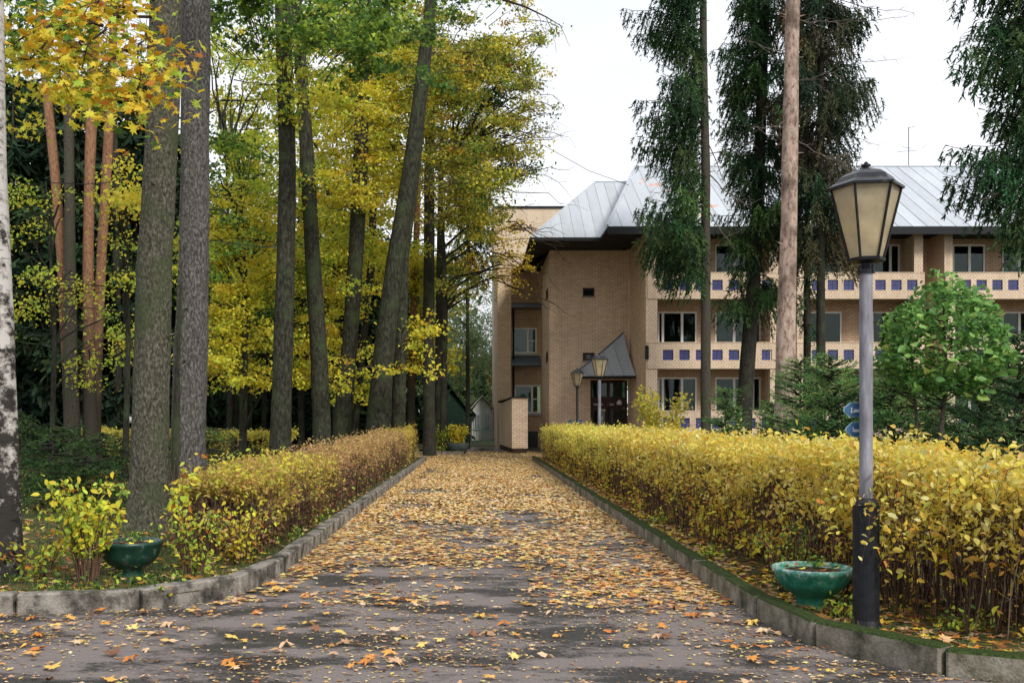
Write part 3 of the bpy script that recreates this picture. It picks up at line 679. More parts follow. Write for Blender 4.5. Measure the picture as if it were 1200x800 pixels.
# sweeping metal canopy
can = bpy.data.objects.new('entrance_canopy', None); link(can, B)
A_ = Vector((7.02,TD-.02,WZ(387,TD)))
NP = 5
def can_pt(u, v):     # u 0 left .. 1 right, v 0 at the apex/wall .. 1 at the eave; concave sweep
    wall = Vector((4.55+(7.02-4.55)*u, TD-.02, 3.72+(A_.z-3.85)*(u**1.15)))
    eave = Vector((4.72+(7.26-4.72)*u, TD-2.3+.5*(1-u), 3.56))
    p = wall.lerp(eave, v); p.z -= .16*math.sin(math.pi*v)*(.3+.7*u); return p
for i in range(NP):
    u0, u1 = i/NP+.003, (i+1)/NP-.003; mb = MB(); vs = []; fs = []; k = 8
    for j in range(k+1):
        v = j/k
        for uu in (u0,u1):
            p = can_pt(uu, v); vs += [p, p-Vector((0,0,.03))]
    for j in range(k):
        a = j*4; b = a+4
        fs += [(a,a+2,b+2,b),(a+1,b+1,b+3,a+3),(a,b,b+1,a+1),(a+2,a+3,b+3,b+2)]
    fs += [(0,1,3,2),(k*4,k*4+2,k*4+3,k*4+1)]
    mb.add(vs, fs)
    mb.tube([can_pt(u0, q/6)+Vector((0,0,.02)) for q in range(7)], .018, 4)
    mb.build('canopy_panel', M['roof_grey'], can)
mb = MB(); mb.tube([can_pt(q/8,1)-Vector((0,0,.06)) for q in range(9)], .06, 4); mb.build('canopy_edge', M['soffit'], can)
mb = MB(); mb.tube([can_pt(q/10,0)+Vector((0,-.02,.03)) for q in range(11)], .035, 4); mb.build('canopy_flashing', M['roof_slate'], can)

# left wing: projecting end wall, recessed bay with windows and two slate ledges
LW = 54.0
x_a, x_b, x_c = WX(583,LW), WX(599,LW), TX0-.3
mb = MB(); mb.prism([(x_a,LW),(x_b,LW),(x_b,LW+1.2),(x_a-.1,LW+6)][::1], 0, WZ(300,LW)); bp('wall', mb, 'brick_tan')
wh = [(WX(600,55.0),WX(629,55.0),WZ(414,55.0),WZ(384,55.0)),(WX(603,55.0),WX(635,55.0),WZ(484,55.0),WZ(451,55.0))]
bp('wall', wall_with_holes(x_b+.002, x_c, 55.0, 55.3, 0, EAVE-.05, wh), 'brick_brown')
for h in wh:
    window(h[0]+.004,h[1]-.004,h[2]+.004,h[3]-.004,54.98,(.64,),'window_white',False,transom=(h[2]+h[3])/2)
    mb = MB(); mb.box(h[0]-.05,h[1]+.05,54.85,54.999,h[2]-.12,h[2]-.02); bp('window_sill', mb, 'window_grey')
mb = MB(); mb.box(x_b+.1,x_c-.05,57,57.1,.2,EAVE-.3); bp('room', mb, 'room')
for zt, zb, out in ((WZ(352,54),WZ(360,54),.9),(WZ(416,54),WZ(428,54),.5)):
    mb = MB(); mb.prism([(x_b+.004,LW+.2-out*.3),(x_c-.002,LW+.2-out*.3),(x_c-.002,54.99),(x_b+.004,54.99)], zb, [zb+.1,zb+.1,zt,zt]); bp('ledge_roof', mb, 'roof_slate')
mb = MB(); mb.tube([(x_b+.15,54.6,0),(x_b+.15,54.6,WZ(362,54))], .05, 8); bp('downpipe', mb, 'soffit')
mb = MB(); mb.box(WX(617,55),WX(630,55),54.6,54.99,0,WZ(505,55)); bp('cellar_hatch', mb, 'iron_green')
# roof: soffits
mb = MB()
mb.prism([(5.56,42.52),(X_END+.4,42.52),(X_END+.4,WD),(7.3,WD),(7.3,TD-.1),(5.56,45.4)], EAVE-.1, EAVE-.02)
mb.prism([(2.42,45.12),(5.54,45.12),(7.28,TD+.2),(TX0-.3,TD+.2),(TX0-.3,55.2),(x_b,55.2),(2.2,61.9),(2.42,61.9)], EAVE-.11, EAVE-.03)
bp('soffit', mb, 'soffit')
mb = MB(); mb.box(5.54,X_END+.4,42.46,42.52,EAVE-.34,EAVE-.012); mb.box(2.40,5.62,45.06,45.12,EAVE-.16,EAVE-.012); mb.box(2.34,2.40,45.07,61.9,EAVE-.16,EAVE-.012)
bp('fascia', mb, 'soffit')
# roof panels, one per sheet of metal
roof = bpy.data.objects.new('roof', None); link(roof, B)
RID = (50.0, WZ(195.5,50.0))
def roof_sheet(p0, p1, p2, p3, m='roof_metal', name='roof_panel'):
    """p0,p1 at the eave (left,right), p2,p3 at the top (right,left)"""
    mb = MB(); P = [Vector(p) for p in (p0,p1,p2,p3)]; n = (P[1]-P[0]).cross(P[3]-P[0]).normalized() if (P[3]-P[0]).length > .01 else (P[1]-P[0]).cross(P[2]-P[0]).normalized()
    if n.z < 0: n = -n
    off = n*random.uniform(0,.008)
    top = [p+off for p in P]; bot = [p-n*.03 for p in P]
    mb.add(top+bot, [(0,1,2,3),(7,6,5,4),(0,4,5,1),(1,5,6,2),(2,6,7,3),(3,7,4,0)])
    if (P[0]-P[3]).length > .05:
        mb.tube([P[0]+n*.012, P[3]+n*.012], .017, 4)
    return mb.build(name, M[m], roof)
RY, RZ = RID
hipx = lambda t: 5.54+(7.93-5.54)*t            # left verge of the tall roof
step = .62; x = 5.54
while x < X_END+.4:
    xr = x+step-.004
    def yz(t): return (42.5+(RY-42.5)*t, EAVE+(RZ-EAVE)*t)
    tl = 1.0 if x >= 7.93 else max(0,(x-5.54)/2.39); tr = 1.0 if xr >= 7.93 else (xr-5.54)/2.39
    yl, zl = yz(tl); yr, zr = yz(tr)
    roof_sheet((x,42.5,EAVE),(xr,42.5,EAVE),(xr,yr,zr),(x,yl,zl))
    x += step
mb = MB(); mb.add([(5.54,42.5,EAVE),(7.93,RY,RZ),(7.93,RY,11),(5.54,45.5,EAVE),(X_END+.4,RY,RZ),(X_END+.4,57.5,EAVE),(7.93,57.5,EAVE)], [(0,3,2,1),(1,4,5,6)]); mb.build('roof_back', M['roof_grey'], roof)
mb = MB(); mb.tube([(5.52,42.45,EAVE+.03),(7.9,RY,RZ+.03)], .06, 4); mb.build('roof_verge', M['roof_grey'], roof)
mb = MB(); mb.tube([(7.9,RY,RZ+.02),(X_END+.4,RY,RZ+.02)], .05, 5); mb.build('roof_ridge', M['roof_metal'], roof)
# lower left roof with its hip
LY, LZ = 50.5, WZ(213.5,50.5); x = 2.40
while x < 7.9:
    xr = x+.5-.004; t0 = min(1,(x-2.4)/(5.93-2.4)); t1 = min(1,(xr-2.4)/(5.93-2.4))
    roof_sheet((x,45.1,EAVE),(xr,45.1,EAVE),(xr,45.1+(LY-45.1)*t1,EAVE+(LZ-EAVE)*t1),(x,45.1+(LY-45.1)*t0,EAVE+(LZ-EAVE)*t0)); x += .5
mb = MB(); mb.add([(2.4,45.1,EAVE),(5.93,LY,LZ),(5.93,56.5,LZ),(2.4,61.9,EAVE)], [(0,1,2,3)]); mb.add([(5.93,LY,LZ),(9,LY,LZ),(9,56.5,LZ-1.5),(5.93,56.5,LZ)], [(0,1,2,3)]); mb.build('roof_side', M['roof_metal'], roof)
mb = MB(); mb.tube([(2.4,45.1,EAVE+.02),(5.93,LY,LZ+.02),(7.8,LY,LZ+.02)], .045, 5); mb.build('roof_ridge', M['roof_metal'], roof)
# antenna
an = thing('antenna', 'thin television antenna standing on the metal roof ridge', 'antenna', (WX(1065,50),50,RZ))
ax = WX(1065,50); mb = MB(); mb.tube([(ax,50,RZ),(ax,50,WZ(150,50))], .02, 5); mb.build('mast', M['iron'], an)
mb = MB(); 
mb.tube([(ax-.05,50,WZ(150,50)),(ax+.25,49.9,WZ(149,50))], .012, 4); mb.tube([(ax-.35,50,WZ(172,50)),(ax+.15,50,WZ(174,50))], .010, 4); mb.tube([(ax-.55,50,WZ(178,50)),(ax+.5,50,WZ(176,50))], .010, 4); mb.tube([(ax+.5,49.7,WZ(176,50)),(ax+1.0,50.2,WZ(168,50))], .008, 4)
mb.build('antenna_arm', M['iron'], an)

# tall pale block behind
pb_ = thing('pale_building', 'tall pale brick block rising behind the left end of the roof', 'building', (1,70,0))
mb = MB(); mb.box(WX(579,70), WX(690,70), 70, 80, 0, WZ(244,70)); mb.build('wall', M['brick_far'], pb_)
mb = MB(); mb.box(WX(579,70)-.1, WX(690,70)+.1, 69.9, 80.1, WZ(244,70), WZ(244,70)+.14); mb.build('coping', M['soffit'], pb_)
# free-standing brick wall beside the path's end
bw = thing('brick_wall', 'free standing tan brick wall with sloping dark coping at the path end', 'wall', (1.9,47,0))
wx0, wx1, wxa = WX(600,45.3), WX(618.5,45.3), WX(585,52.5)
mb = MB(); mb.prism([(wx0,45.3),(wx1,45.3),(wx1-.35,52.5),(wxa,52.5)], .24, [2.52,2.52,2.35,2.35]); mb.build('wall', M['brick_pale'] if False else M['brick_tan'], bw)
mb = MB(); mb.prism([(wx0+.02,45.33),(wx1-.04,45.33),(wx1-.39,52.4),(wxa+.03,52.4)], 0, .238); mb.build('plinth', M['soil'], bw)
mb = MB(); mb.prism([(wx0-.05,45.24),(wx1+.03,45.24),(wx1-.3,52.55),(wxa-.06,52.55)], 2.525, [2.58,2.58,2.42,2.42]); mb.build('coping', M['soffit'], bw)

# small far houses
def cottage(name, label, cx, d, w, dep, h, rh, wall, roofm, nwin=2, axis='x'):
    t = thing(name, label, 'house', (cx,d,0)); mb = MB(); mb.box(cx-w/2,cx+w/2,d,d+dep,0,h)
    if axis == 'y': mb.add([(cx-w/2,d,h),(cx+w/2,d,h),(cx,d,h+rh)], [(0,1,2)])
    mb.build('wall', M[wall], t)
    mb = MB(); e = .35
    if axis == 'y':
        for s in (-1,1):
            mb.add([(cx,d-e,h+rh),(cx,d+dep,h+rh),(cx+s*(w/2+e),d+dep,h-e*.4),(cx+s*(w/2+e),d-e,h-e*.4),(cx,d-e,h+rh+.1),(cx,d+dep,h+rh+.1),(cx+s*(w/2+e),d+dep,h-e*.4+.1),(cx+s*(w/2+e),d-e,h-e*.4+.1)],
                   [(0,1,2,3),(7,6,5,4),(3,2,6,7),(0,3,7,4)])
    else:
        mb.add([(cx-w/2-e,d-e,h-.1),(cx+w/2+e,d-e,h-.1),(cx+w/2+e,d+dep/2,h+rh),(cx-w/2-e,d+dep/2,h+rh),(cx-w/2-e,d-e,h-.2),(cx+w/2+e,d-e,h-.2)], [(0,1,2,3),(5,4,0,1)][:1]+[(4,5,1,0)])
    mb.build('roof', M[roofm], t)
    for i in range(nwin):
        x = cx-w/2+w*(i+.5)/nwin; mb = MB(); ww, hh = min(.9,w/nwin*.6), 1.1; z0 = h*.35
        for (a,b,c_,e_) in ((x-ww/2,x+ww/2,z0,z0+.1),(x-ww/2,x+ww/2,z0+hh,z0+hh+.1),(x-ww/2,x-ww/2+.1,z0+.1,z0+hh),(x+ww/2-.1,x+ww/2,z0+.1,z0+hh),(x-.04,x+.04,z0+.1,z0+hh)): mb.box(a,b,d-.06,d-.005,c_,e_)
        f_ = mb.build('window', M['window_grey'], t); g = MB(); g.box(x-ww/2+.1,x+ww/2-.1,d-.03,d-.02,z0+.1,z0+hh); g.build('pane', M['glass'], f_)
    return t
cottage('garden_house', 'small white shed with pale gable roof beyond the low fence', WX(565,72), 72, 1.5, 4, 2.1, 1.1, 'shed_white', 'shed_roof', 2, 'y')
cottage('garden_house', 'dark green gabled shed behind the path end', WX(524,70), 70, 3.4, 5, 1.9, 2.2, 'shed_green', 'shed_green', 0, 'y')
cottage('garden_house', 'dark wooden cottage with teal gable behind the birch', WX(42,62), 62, 5.6, 6, 2.3, 1.6, 'shed_dark', 'teal_roof', 3, 'y')
cottage('garden_house', 'long cream cottage among dark trunks behind the far hedge', WX(300,85), 85, 13, 6, 2.6, 1.2, 'shed_cream', 'shed_roof', 5, 'x')
cottage('garden_house', 'low grey cottage beyond the leaning linden trunks', WX(430,88), 88, 6, 6, 2.2, 1.1, 'shed_dark', 'shed_roof', 2, 'x')
# low fence
fe = thing('picket_fence', 'low pale green picket fence beyond the end of the path', 'fence', (WX(565,60),60,0))
for i in range(14):
    x = WX(545,60)+i*.17; mb = MB(); mb.box(x,x+.035,60,60.03,0.02,1.0 if i%6 else 1.7); mb.build('picket', M['fence_green'], fe)
mb = MB(); mb.box(WX(543,60),WX(590,60),60.035,60.06,.2,.24); mb.box(WX(543,60),WX(590,60),60.035,60.06,.88,.92); mb.build('rail', M['fence_green'], fe)
mb = MB(); mb.box(WX(543,60),WX(600,60),60.07,60.1,1.62,1.66); mb.build('rail', M['window_grey'], fe)

# ================================================================== LAMPS
def lantern_lamp(label, base, pole_m, sleeve=True, H=3.55):
    x, y = base; t = thing('street_lamp', label, 'street lamp', (x,y,.0), 'lantern lamps along the path')
    if sleeve:
        mb = MB(); mb.lathe([(.105,.05),(.105,.12),(.092,.16),(.092,.98),(.082,1.0),(.06,1.03)], 24, (x,y,0)); mb.build('base_sleeve', M['iron'], t, smooth=False)
    mb = MB(); mb.lathe([(.047,.05),(.045,H-.80),(.043,H-.78)], 20, (x,y,0)); mb.build('pole', M[pole_m], t, smooth=False)
    mb = MB(); mb.lathe([(.062,H-.80),(.062,H-.775),(.035,H-.77),(.035,H-.70)], 14, (x,y,0))
    for k in range(4):
        a = k*math.pi/2+.5; mb.lathe([(.012,0),(.012,.045)], 6, (x+.06*math.cos(a),y+.06*math.sin(a),H-.79))
    mb.build('collar', M['iron'], t)
    zb, zt, rb, rt, n, r0 = H-.695, H-.195, .12, .242, 6, math.radians(51)
    mb = MB(); mb.lathe([(.05,zb-.03),(rb+.012,zb-.02),(rb+.018,zb),(rb-.01,zb+.006)], n, (x,y,0), r0); mb.build('lantern_base', M['iron'], t)
    C = lambda r, z, k: Vector((x+r*math.cos(2*math.pi*k/n+r0), y+r*math.sin(2*math.pi*k/n+r0), z))
    for k in range(n):
        a, b, c, e = C(rb-.008,zb+.004,k), C(rb-.008,zb+.004,k+1), C(rt-.008,zt,k+1), C(rt-.008,zt,k)
        mb = MB(); nn = Vector((x,y,(a.z+c.z)/2))-(a+c)/2; nn.normalize(); nn *= .004
        mb.add([a,b,c,e,a+nn,b+nn,c+nn,e+nn], [(0,1,2,3),(7,6,5,4),(0,4,5,1),(1,5,6,2),(2,6,7,3),(3,7,4,0)]); mb.build('lamp_pane', M['lamp_glass'], t)
        mb = MB(); mb.tube([C(rb,zb,k), C(rt,zt,k)], .0095, 5); mb.build('lantern_bar', M['iron'], t)
    mb = MB(); prof = [(rt-.02,zt-.006),(rt+.022,zt-.004),(rt+.026,zt+.012),(rt-.03,zt+.045),(.185,zt+.083),(.14,zt+.111),(.08,zt+.131),(.03,zt+.137)]
    mb.lathe(prof, n, (x,y,0), r0); mb.build('lantern_roof', M['iron_wet'], t)
    mb = MB(); mb.lathe([(.045,zt+.134),(.05,zt+.142),(.02,zt+.150),(.018,zt+.157),(.034,zt+.164),(.03,zt+.176),(.012,zt+.182),(.016,zt+.188),(.004,zt+.197)], 12, (x,y,0)); mb.build('finial', M['iron'], t, smooth=True)
    mb = MB(); mb.lathe([(.03,zb+.01),(.035,zb+.05),(.075,zb+.10),(.088,zb+.17),(.06,zb+.24),(.012,zb+.265)], 14, (x,y,0)); mb.build('bulb', M['bulb'], t, smooth=True)
    return t
l1x, l1y = WX(1015,7.15), 7.15
lamp1 = lantern_lamp('large near lantern lamp on grey pole with black base sleeve in hedge', (l1x,l1y), 'pole_grey', H=3.44)
lamp2 = lantern_lamp('distant lantern lamp on grey pole in front of the entrance canopy', (WX(702.5,29.7),29.7), 'pole_grey')
lamp3 = lantern_lamp('farthest lantern lamp on dark green pole left of the entrance', (WX(676.5,38.6),38.6), 'iron_green', False)
def arrow_sign(label, x, y, z, w, h, strokes, side=-1):
    t = thing('direction_sign', label, 'sign', (x,y,z)); mb = MB()
    def outline(w, h, g): return [(-w+h*.42-g*0+g,-h/2+g),(w*.2-g,-h/2+g),(w*.2-g,h/2-g),(-w+h*.42+g,h/2-g),(-w+g*1.6,h*.12),(-w+g*1.6,-h*.12)]
    for (g, yy, nm, mm) in ((0,0,'sign_border','sign_edge'),(.006,-.004,'sign_face','sign_blue')):
        o_ = outline(w,h,g); n = len(o_); m_ = MB()
        m_.add([(x+a*(-side),y+yy,z+b) for a,b in o_]+[(x+a*(-side),y+yy+.003,z+b) for a,b in o_], [tuple(range(n)),tuple(range(2*n-1,n-1,-1))]+[(i,(i+1)%n,n+(i+1)%n,n+i) for i in range(n)])
        m_.build(nm, M[mm], t)
    m_ = MB()
    for (a,b,c,e) in strokes: m_.box(x+a,x+b,y-.007,y-.0045,z+c,z+e)
    m_.build('lettering', M['letter_white'], t)
    return t
arrow_sign('upper blue arrow sign behind the large near lamp pole', l1x, l1y+.06, WZ(480,7.2), .14, .108, [(-.088,-.080,-.022,.016),(-.080,-.074,.008,.016),(-.078,-.070,-.020,-.012),(-.068,-.062,-.020,.004),(-.060,-.052,-.020,.004),(-.050,-.020,-.018,.004)])
arrow_sign('lower blue arrow sign behind the large near lamp pole', l1x, l1y+.06, WZ(503,7.2), .125, .108, [(-.075,-.069,-.016,.018),(-.067,-.060,-.018,.000),(-.058,-.050,-.018,.002),(-.048,-.02,-.018,.000)])
bs = thing('direction_sign', 'blue direction boards on the farthest lamp pole left of the entrance', 'sign', (WX(674,38.5),38.5,1.5))
for i,(a,b,c,e) in enumerate(((666,673,492,495.5),(676,683,492,495.5),(669,674,496,500))):
    mb = MB(); mb.box(WX(a,38.5),WX(b,38.5),38.5,38.52,WZ(e,38.5),WZ(c,38.5)); mb.build('sign_board', M['sign_blue'], bs)
gl = thing('globe_lamp', 'white globe garden lamp on short post by the maple trunk', 'lamp', (WX(151,42),42,0))
mb = MB(); mb.lathe([(.01,-.15),(.12,-.11),(.17,0),(.12,.12),(.01,.16)], 16, (WX(151,42),42,WZ(492,42))); mb.build('globe', M['globe'], gl, smooth=True)
mb = MB(); mb.tube([(WX(151,42),42,0),(WX(151,42),42,WZ(496,42))], .04, 6); mb.build('pole', M['iron'], gl)

# ================================================================== PLANTERS
def planter(label, x, y, z0, s, m, h=.36, loc_name='planter'):
    t = thing('planter', label, 'planter', (x,y,z0), 'green bowl planters')
    mb = MB(); H = h
    prof = [(.135,0),(.14,.02),(.125,.05),(.118,.11),(.15,.135),(.22,.185),(.275,.25),(.30,H-.045),(.312,H-.035),(.314,H-.008),(.303,H),(.285,H-.003),(.275,H-.03),(.01,H-.06)]
    mb.lathe([(r,z) for r,z in prof], 40); me = mb.mesh('bowl', M[m], smooth=True)
    o = bpy.data.objects.new('bowl', me); o.parent = t; COL.objects.link(o); o.scale = (s,s,s)
    mb = MB(); mb.lathe([(.27,H-.05),(.2,H-.03),(.1,H-.02),(.01,H-.016)], 24); o = bpy.data.objects.new('soil', mb.mesh('soil', M['soil'])); o.parent = t; COL.objects.link(o); o.scale = (s,s,s)
    n = 26; a = R.uniform(0,6.28,n); r = np.sqrt(R.uniform(0,1,n))*.25*s
    P = np.stack([r*np.cos(a), r*np.sin(a), np.full(n,(H-.012)*s)+R.uniform(0,.02,n)], 1)
    me = np_mesh('leaves', leaves(P, R.uniform(.05,.10,n), MAPLE_S, .8), MAPLE_S[1], None, M['litter'], palette([(3,TAN),(2,ORANGE),(2,YEL),(2,BROWN)], n))
    o = bpy.data.objects.new('leaves', me); o.parent = t; COL.objects.link(o); o['kind'] = 'stuff'
    # little green seedling
    n = 60; P = np.stack([R.normal(0,.035,n)+.04*s, R.normal(0,.03,n), H*s+np.abs(R.normal(0,.035,n))], 1)
    me = np_mesh('seedling', leaves(P, R.uniform(.02,.035,n), OVAL, .5), OVAL[1], None, M['leaf'], palette([(3,GREEN),(1,LIME)], n))
    o = bpy.data.objects.new('seedling', me); o.parent = t; COL.objects.link(o); o['kind'] = 'stuff'
    return t
planter('bright green bowl planter beside the large lamp on the right', WX(952,7.95), 7.95, .06, 1.0, 'planter', .36)
planter('dark green bowl planter by the big maple trunk on the left', WX(153,9.4), 9.4, .07, .95, 'planter_dark', .40)
planter('far green bowl planter half hidden behind the left hedge', WX(300,19), 19, .45, .9, 'planter_dark', .40)

# ================================================================== TREES
def trunk_mesh(name, pts, m, parent, seg=20, flare=.35, bumpy=.06, fur=9, extra_top=None, ring=.22, ground=0.0, stubs=0):
    """pts: list of (Vector centre, radius) bottom to top; resampled to rings, ridged by noise, flared at the foot"""
    P = np.array([[*p, r] for p, r in pts]); z = P[:,2]
    zs = np.arange(z[0], z[-1], ring); zs = np.append(zs, z[-1])
    # smooth interpolation (catmull-ish through cubic of numpy)
    ctr = np.stack([np.interp(zs, z, P[:,i]) for i in (0,1,3)], 1)
    if len(zs) > 6:
        k = np.array([1,2,3,2,1.])/9; pad = np.pad(ctr, ((2,2),(0,0)), mode='edge')
        ctr[2:-2] = np.stack([np.convolve(pad[:,i], k, 'valid') for i in range(3)], 1)[2:-2]
    vs = []; fs = []; seed = hash(name+str(pts[0][0].x)) % 97; seed = int(abs(pts[0][0].x*13) % 97)
    for i, zz in enumerate(zs):
        x, y, r = ctr[i]; hgt = zz-z[0]
        for kx in range(seg):
            th = 2*math.pi*kx/seg
            f = 1+flare*math.exp(-hgt/.28)*(.6+.4*math.cos(th*5+seed))
            nz = noise.noise(Vector((math.cos(th)*fur*.35+seed, math.sin(th)*fur*.35, zz*.55)))*bumpy*1.6 + noise.noise(Vector((math.cos(th)*fur+seed, math.sin(th)*fur, zz*1.8)))*bumpy
            rr = r*f*(1+nz); vs.append((x+rr*math.cos(th), y+rr*math.sin(th), zz))
    n = len(zs)
    for i in range(n-1):
        for kx in range(seg): fs.append((i*seg+kx, i*seg+(kx+1)%seg, (i+1)*seg+(kx+1)%seg, (i+1)*seg+kx))
    fs.append(tuple(range((n-1)*seg, n*seg)))
    mb = MB(); mb.add(vs, fs)
    for s in range(stubs):
        i = random.randrange(int(n*.15), n); x, y, r = ctr[i]; th = random.uniform(math.pi, 2*math.pi)
        d = Vector((math.cos(th), math.sin(th), random.uniform(-.1,.4))); p0 = Vector((x,y,zs[i]))+d*r*.8
        L = random.uniform(.03,.11); mb.tube([p0, p0+d*L*.6+Vector((0,0,-.01)), p0+d*(L+.1)], [r*.13,r*.09,r*.04], 5)
    o = mb.build(name, M[m], parent, smooth=True)
    o['_c'] = 0
    del o['_c']
    return o
def px_trunk(rows, d, ground=0.05, top=None):
    """rows (py, px, width px) top to bottom -> [(centre, radius)] bottom to top, with the foot carried down to the ground"""
    rows = sorted(rows, key=lambda r: -r[0]); out = []
    p0 = W(rows[0][1], rows[0][0], d)
    if p0.z > ground:
        sl = (rows[0][1]-rows[1][1])/max(1,(rows[0][0]-rows[1][0])); pyg = HZ+(EYE-ground)*F/d
        out.append((Vector((WX(rows[0][1]+sl*.5*(pyg-rows[0][0]), d), d, ground-.05)), rows[0][2]*d/F/2*1.08))
    for py, px, w in rows: out.append((W(px,py,d), w*d/F/2))
    if top:
        a, b = out[-2][0], out[-1][0]; dr = (b-a)/max(.1,(b.z-a.z)); h = top-b.z
        out.append((b+dr*h*.6, out[-1][1]*.3)); out[-1][0].z = top
    return out
def limb(mb, p0, p1, r0, r1, sag=.0, n=6, seg=6, wob=.06):
    p0, p1 = Vector(p0), Vector(p1); L = (p1-p0).length; pts = []; rs = []
    for i in range(n+1):
        t = i/n; p = p0.lerp(p1, t); p.z += sag*L*math.sin(math.pi*t)
        if 0 < i < n: p += Vector((random.uniform(-1,1), random.uniform(-1,1), random.uniform(-1,1)))*L*wob*.5
        pts.append(p); rs.append(r0+(r1-r0)*t)
    mb.tube(pts, rs, seg); return pts

def blob_points(c, rad, nclump, per, csize, flat=.45, hang=0.0, shell=0.0):
    """clumped points in an ellipsoid; returns (N,3) and clump centres"""
    nb = max(2, nclump//8); u = nrm(R.normal(size=(nb,3)))*(R.uniform(shell,1,(nb,1))**(1/2.2)); bc = np.array(c)+u*np.array(rad)
    th = R.uniform(0,2*math.pi,nb); bd = np.stack([np.cos(th), np.sin(th)*.6, R.uniform(-.35,.12,nb)],1); bi = R.randint(0,nb,nclump); tt = R.uniform(-.55,.55,(nclump,1))*np.minimum(max(rad[0],rad[2]),1.9)*1.3
    cc = bc[bi]+bd[bi]*tt+R.normal(0,1,(nclump,3))*np.array([.9,.9,.35])*csize; cc[:,2] -= .25*(tt[:,0])**2*.5
    n = R.poisson(per, nclump).clip(4); tot = n.sum(); idx = np.repeat(np.arange(nclump), n)
    g = R.normal(size=(tot,3))*np.array([1,1,flat])*csize*R.uniform(.6,1.3,(nclump,1))[idx]
    g[:,2] -= hang*np.hypot(g[:,0],g[:,1])
    blob_points.boughs = (bc, bd, min(max(rad[0],rad[2]),1.9)*.7)
    return cc[idx]+g, cc, idx

def crown(parent, blobs, name='crown', tmpl=DIAMOND, m='leaf', twigs=True, origin=None, twig_m='twig', up=.45, down=.3):
    """blobs: (px,py,d, rx px, ry px, depth m, clumps, per, clump m, leaf m, palette)"""
    PP, SZ, TT, tw = [], [], [], MB()
    for (px,py,d,rx,ry,dp,nc,per,cs,ls,pal) in blobs:
        if d > 25 and d < 60: nc = int(nc*.72); cs *= .72; ls *= 1.18
        c = W(px,py,d); P, cc, idx = blob_points(c, (rx*d/F, dp, ry*d/F), nc, per, cs)
        w = palette(pal, nc, .05); col = .5*palette(pal, len(P), .16) + .5*w[idx]
        PP.append(P); SZ.append(R.uniform(.7,1.25,len(P))*ls); TT.append(col)
        if twigs:
            og = Vector(origin) if origin is not None else c
            bc_, bd_, bl_ = blob_points.boughs
            for q, e in zip(bc_, bd_): limb(tw, Vector(q-e*bl_), Vector(q+e*bl_), .022, .006, .06, 5, 3)
            for q in cc[::4]:
                q = Vector(q); s = q.lerp(Vector((og.x, og.y, max(q.z-1.0, og.z*.5))), random.uniform(.25,.6)) if origin is not None else q+Vector((random.uniform(-1,1)*cs*2,random.uniform(-1,1)*cs,-cs*random.uniform(.2,1.5)))
                limb(tw, s, q, .012+.006*d/30, .004, .08, 4, 3)
    P = np.concatenate(PP); S = np.concatenate(SZ); C = np.concatenate(TT)
    keep = P[:,2] > .3
    P, S, C = P[keep], S[keep], C[keep]
    o = add_np(name, leaves(P, S, tmpl, up, down), tmpl[1], M[m], C, parent)
    if twigs and tw.v: tw.build('twigs', M[twig_m], parent, kind='stuff')
    return o

P_YEL = [(5,YEL),(3,GOLD),(3,LIME),(.6,ORANGE)]
P_YG = [(3,YEL),(4,LIME),(2,GREEN),(1,GOLD)]
P_GRN = [(3,GREEN),(2,DGREEN),(1.2,LIME)]
P_DG = [(3,DGREEN),(1,GREEN)]
P_OLIVE = [(4,(.30,.31,.06)),(3,YEL),(1.5,GOLD),(.7,ORANGE),(3,GREEN),(1.5,DGREEN)]
P_FAR = [(3,(.28,.38,.18)),(2,(.40,.46,.24)),(1,(.16,.25,.11))]

def over_crown(parent, top, d, px, n=1300, rad=3.2, pal=P_YG, ls=.16):
    """the part of a crown above the frame, which shades the wood"""
    x = WX(px,d); P, cc, idx = blob_points((x,d,top-1), (rad,rad,3.4), 90, n/90, .45)
    lo = WZ(0,d)+.4; P = P[P[:,2] > lo]
    o = add_np('crown', leaves(P, R.uniform(.8,1.2,len(P))*ls*1.3, DIAMOND, .5, .2), DIAMOND[1], M['leaf'], palette(pal, len(P)), parent)

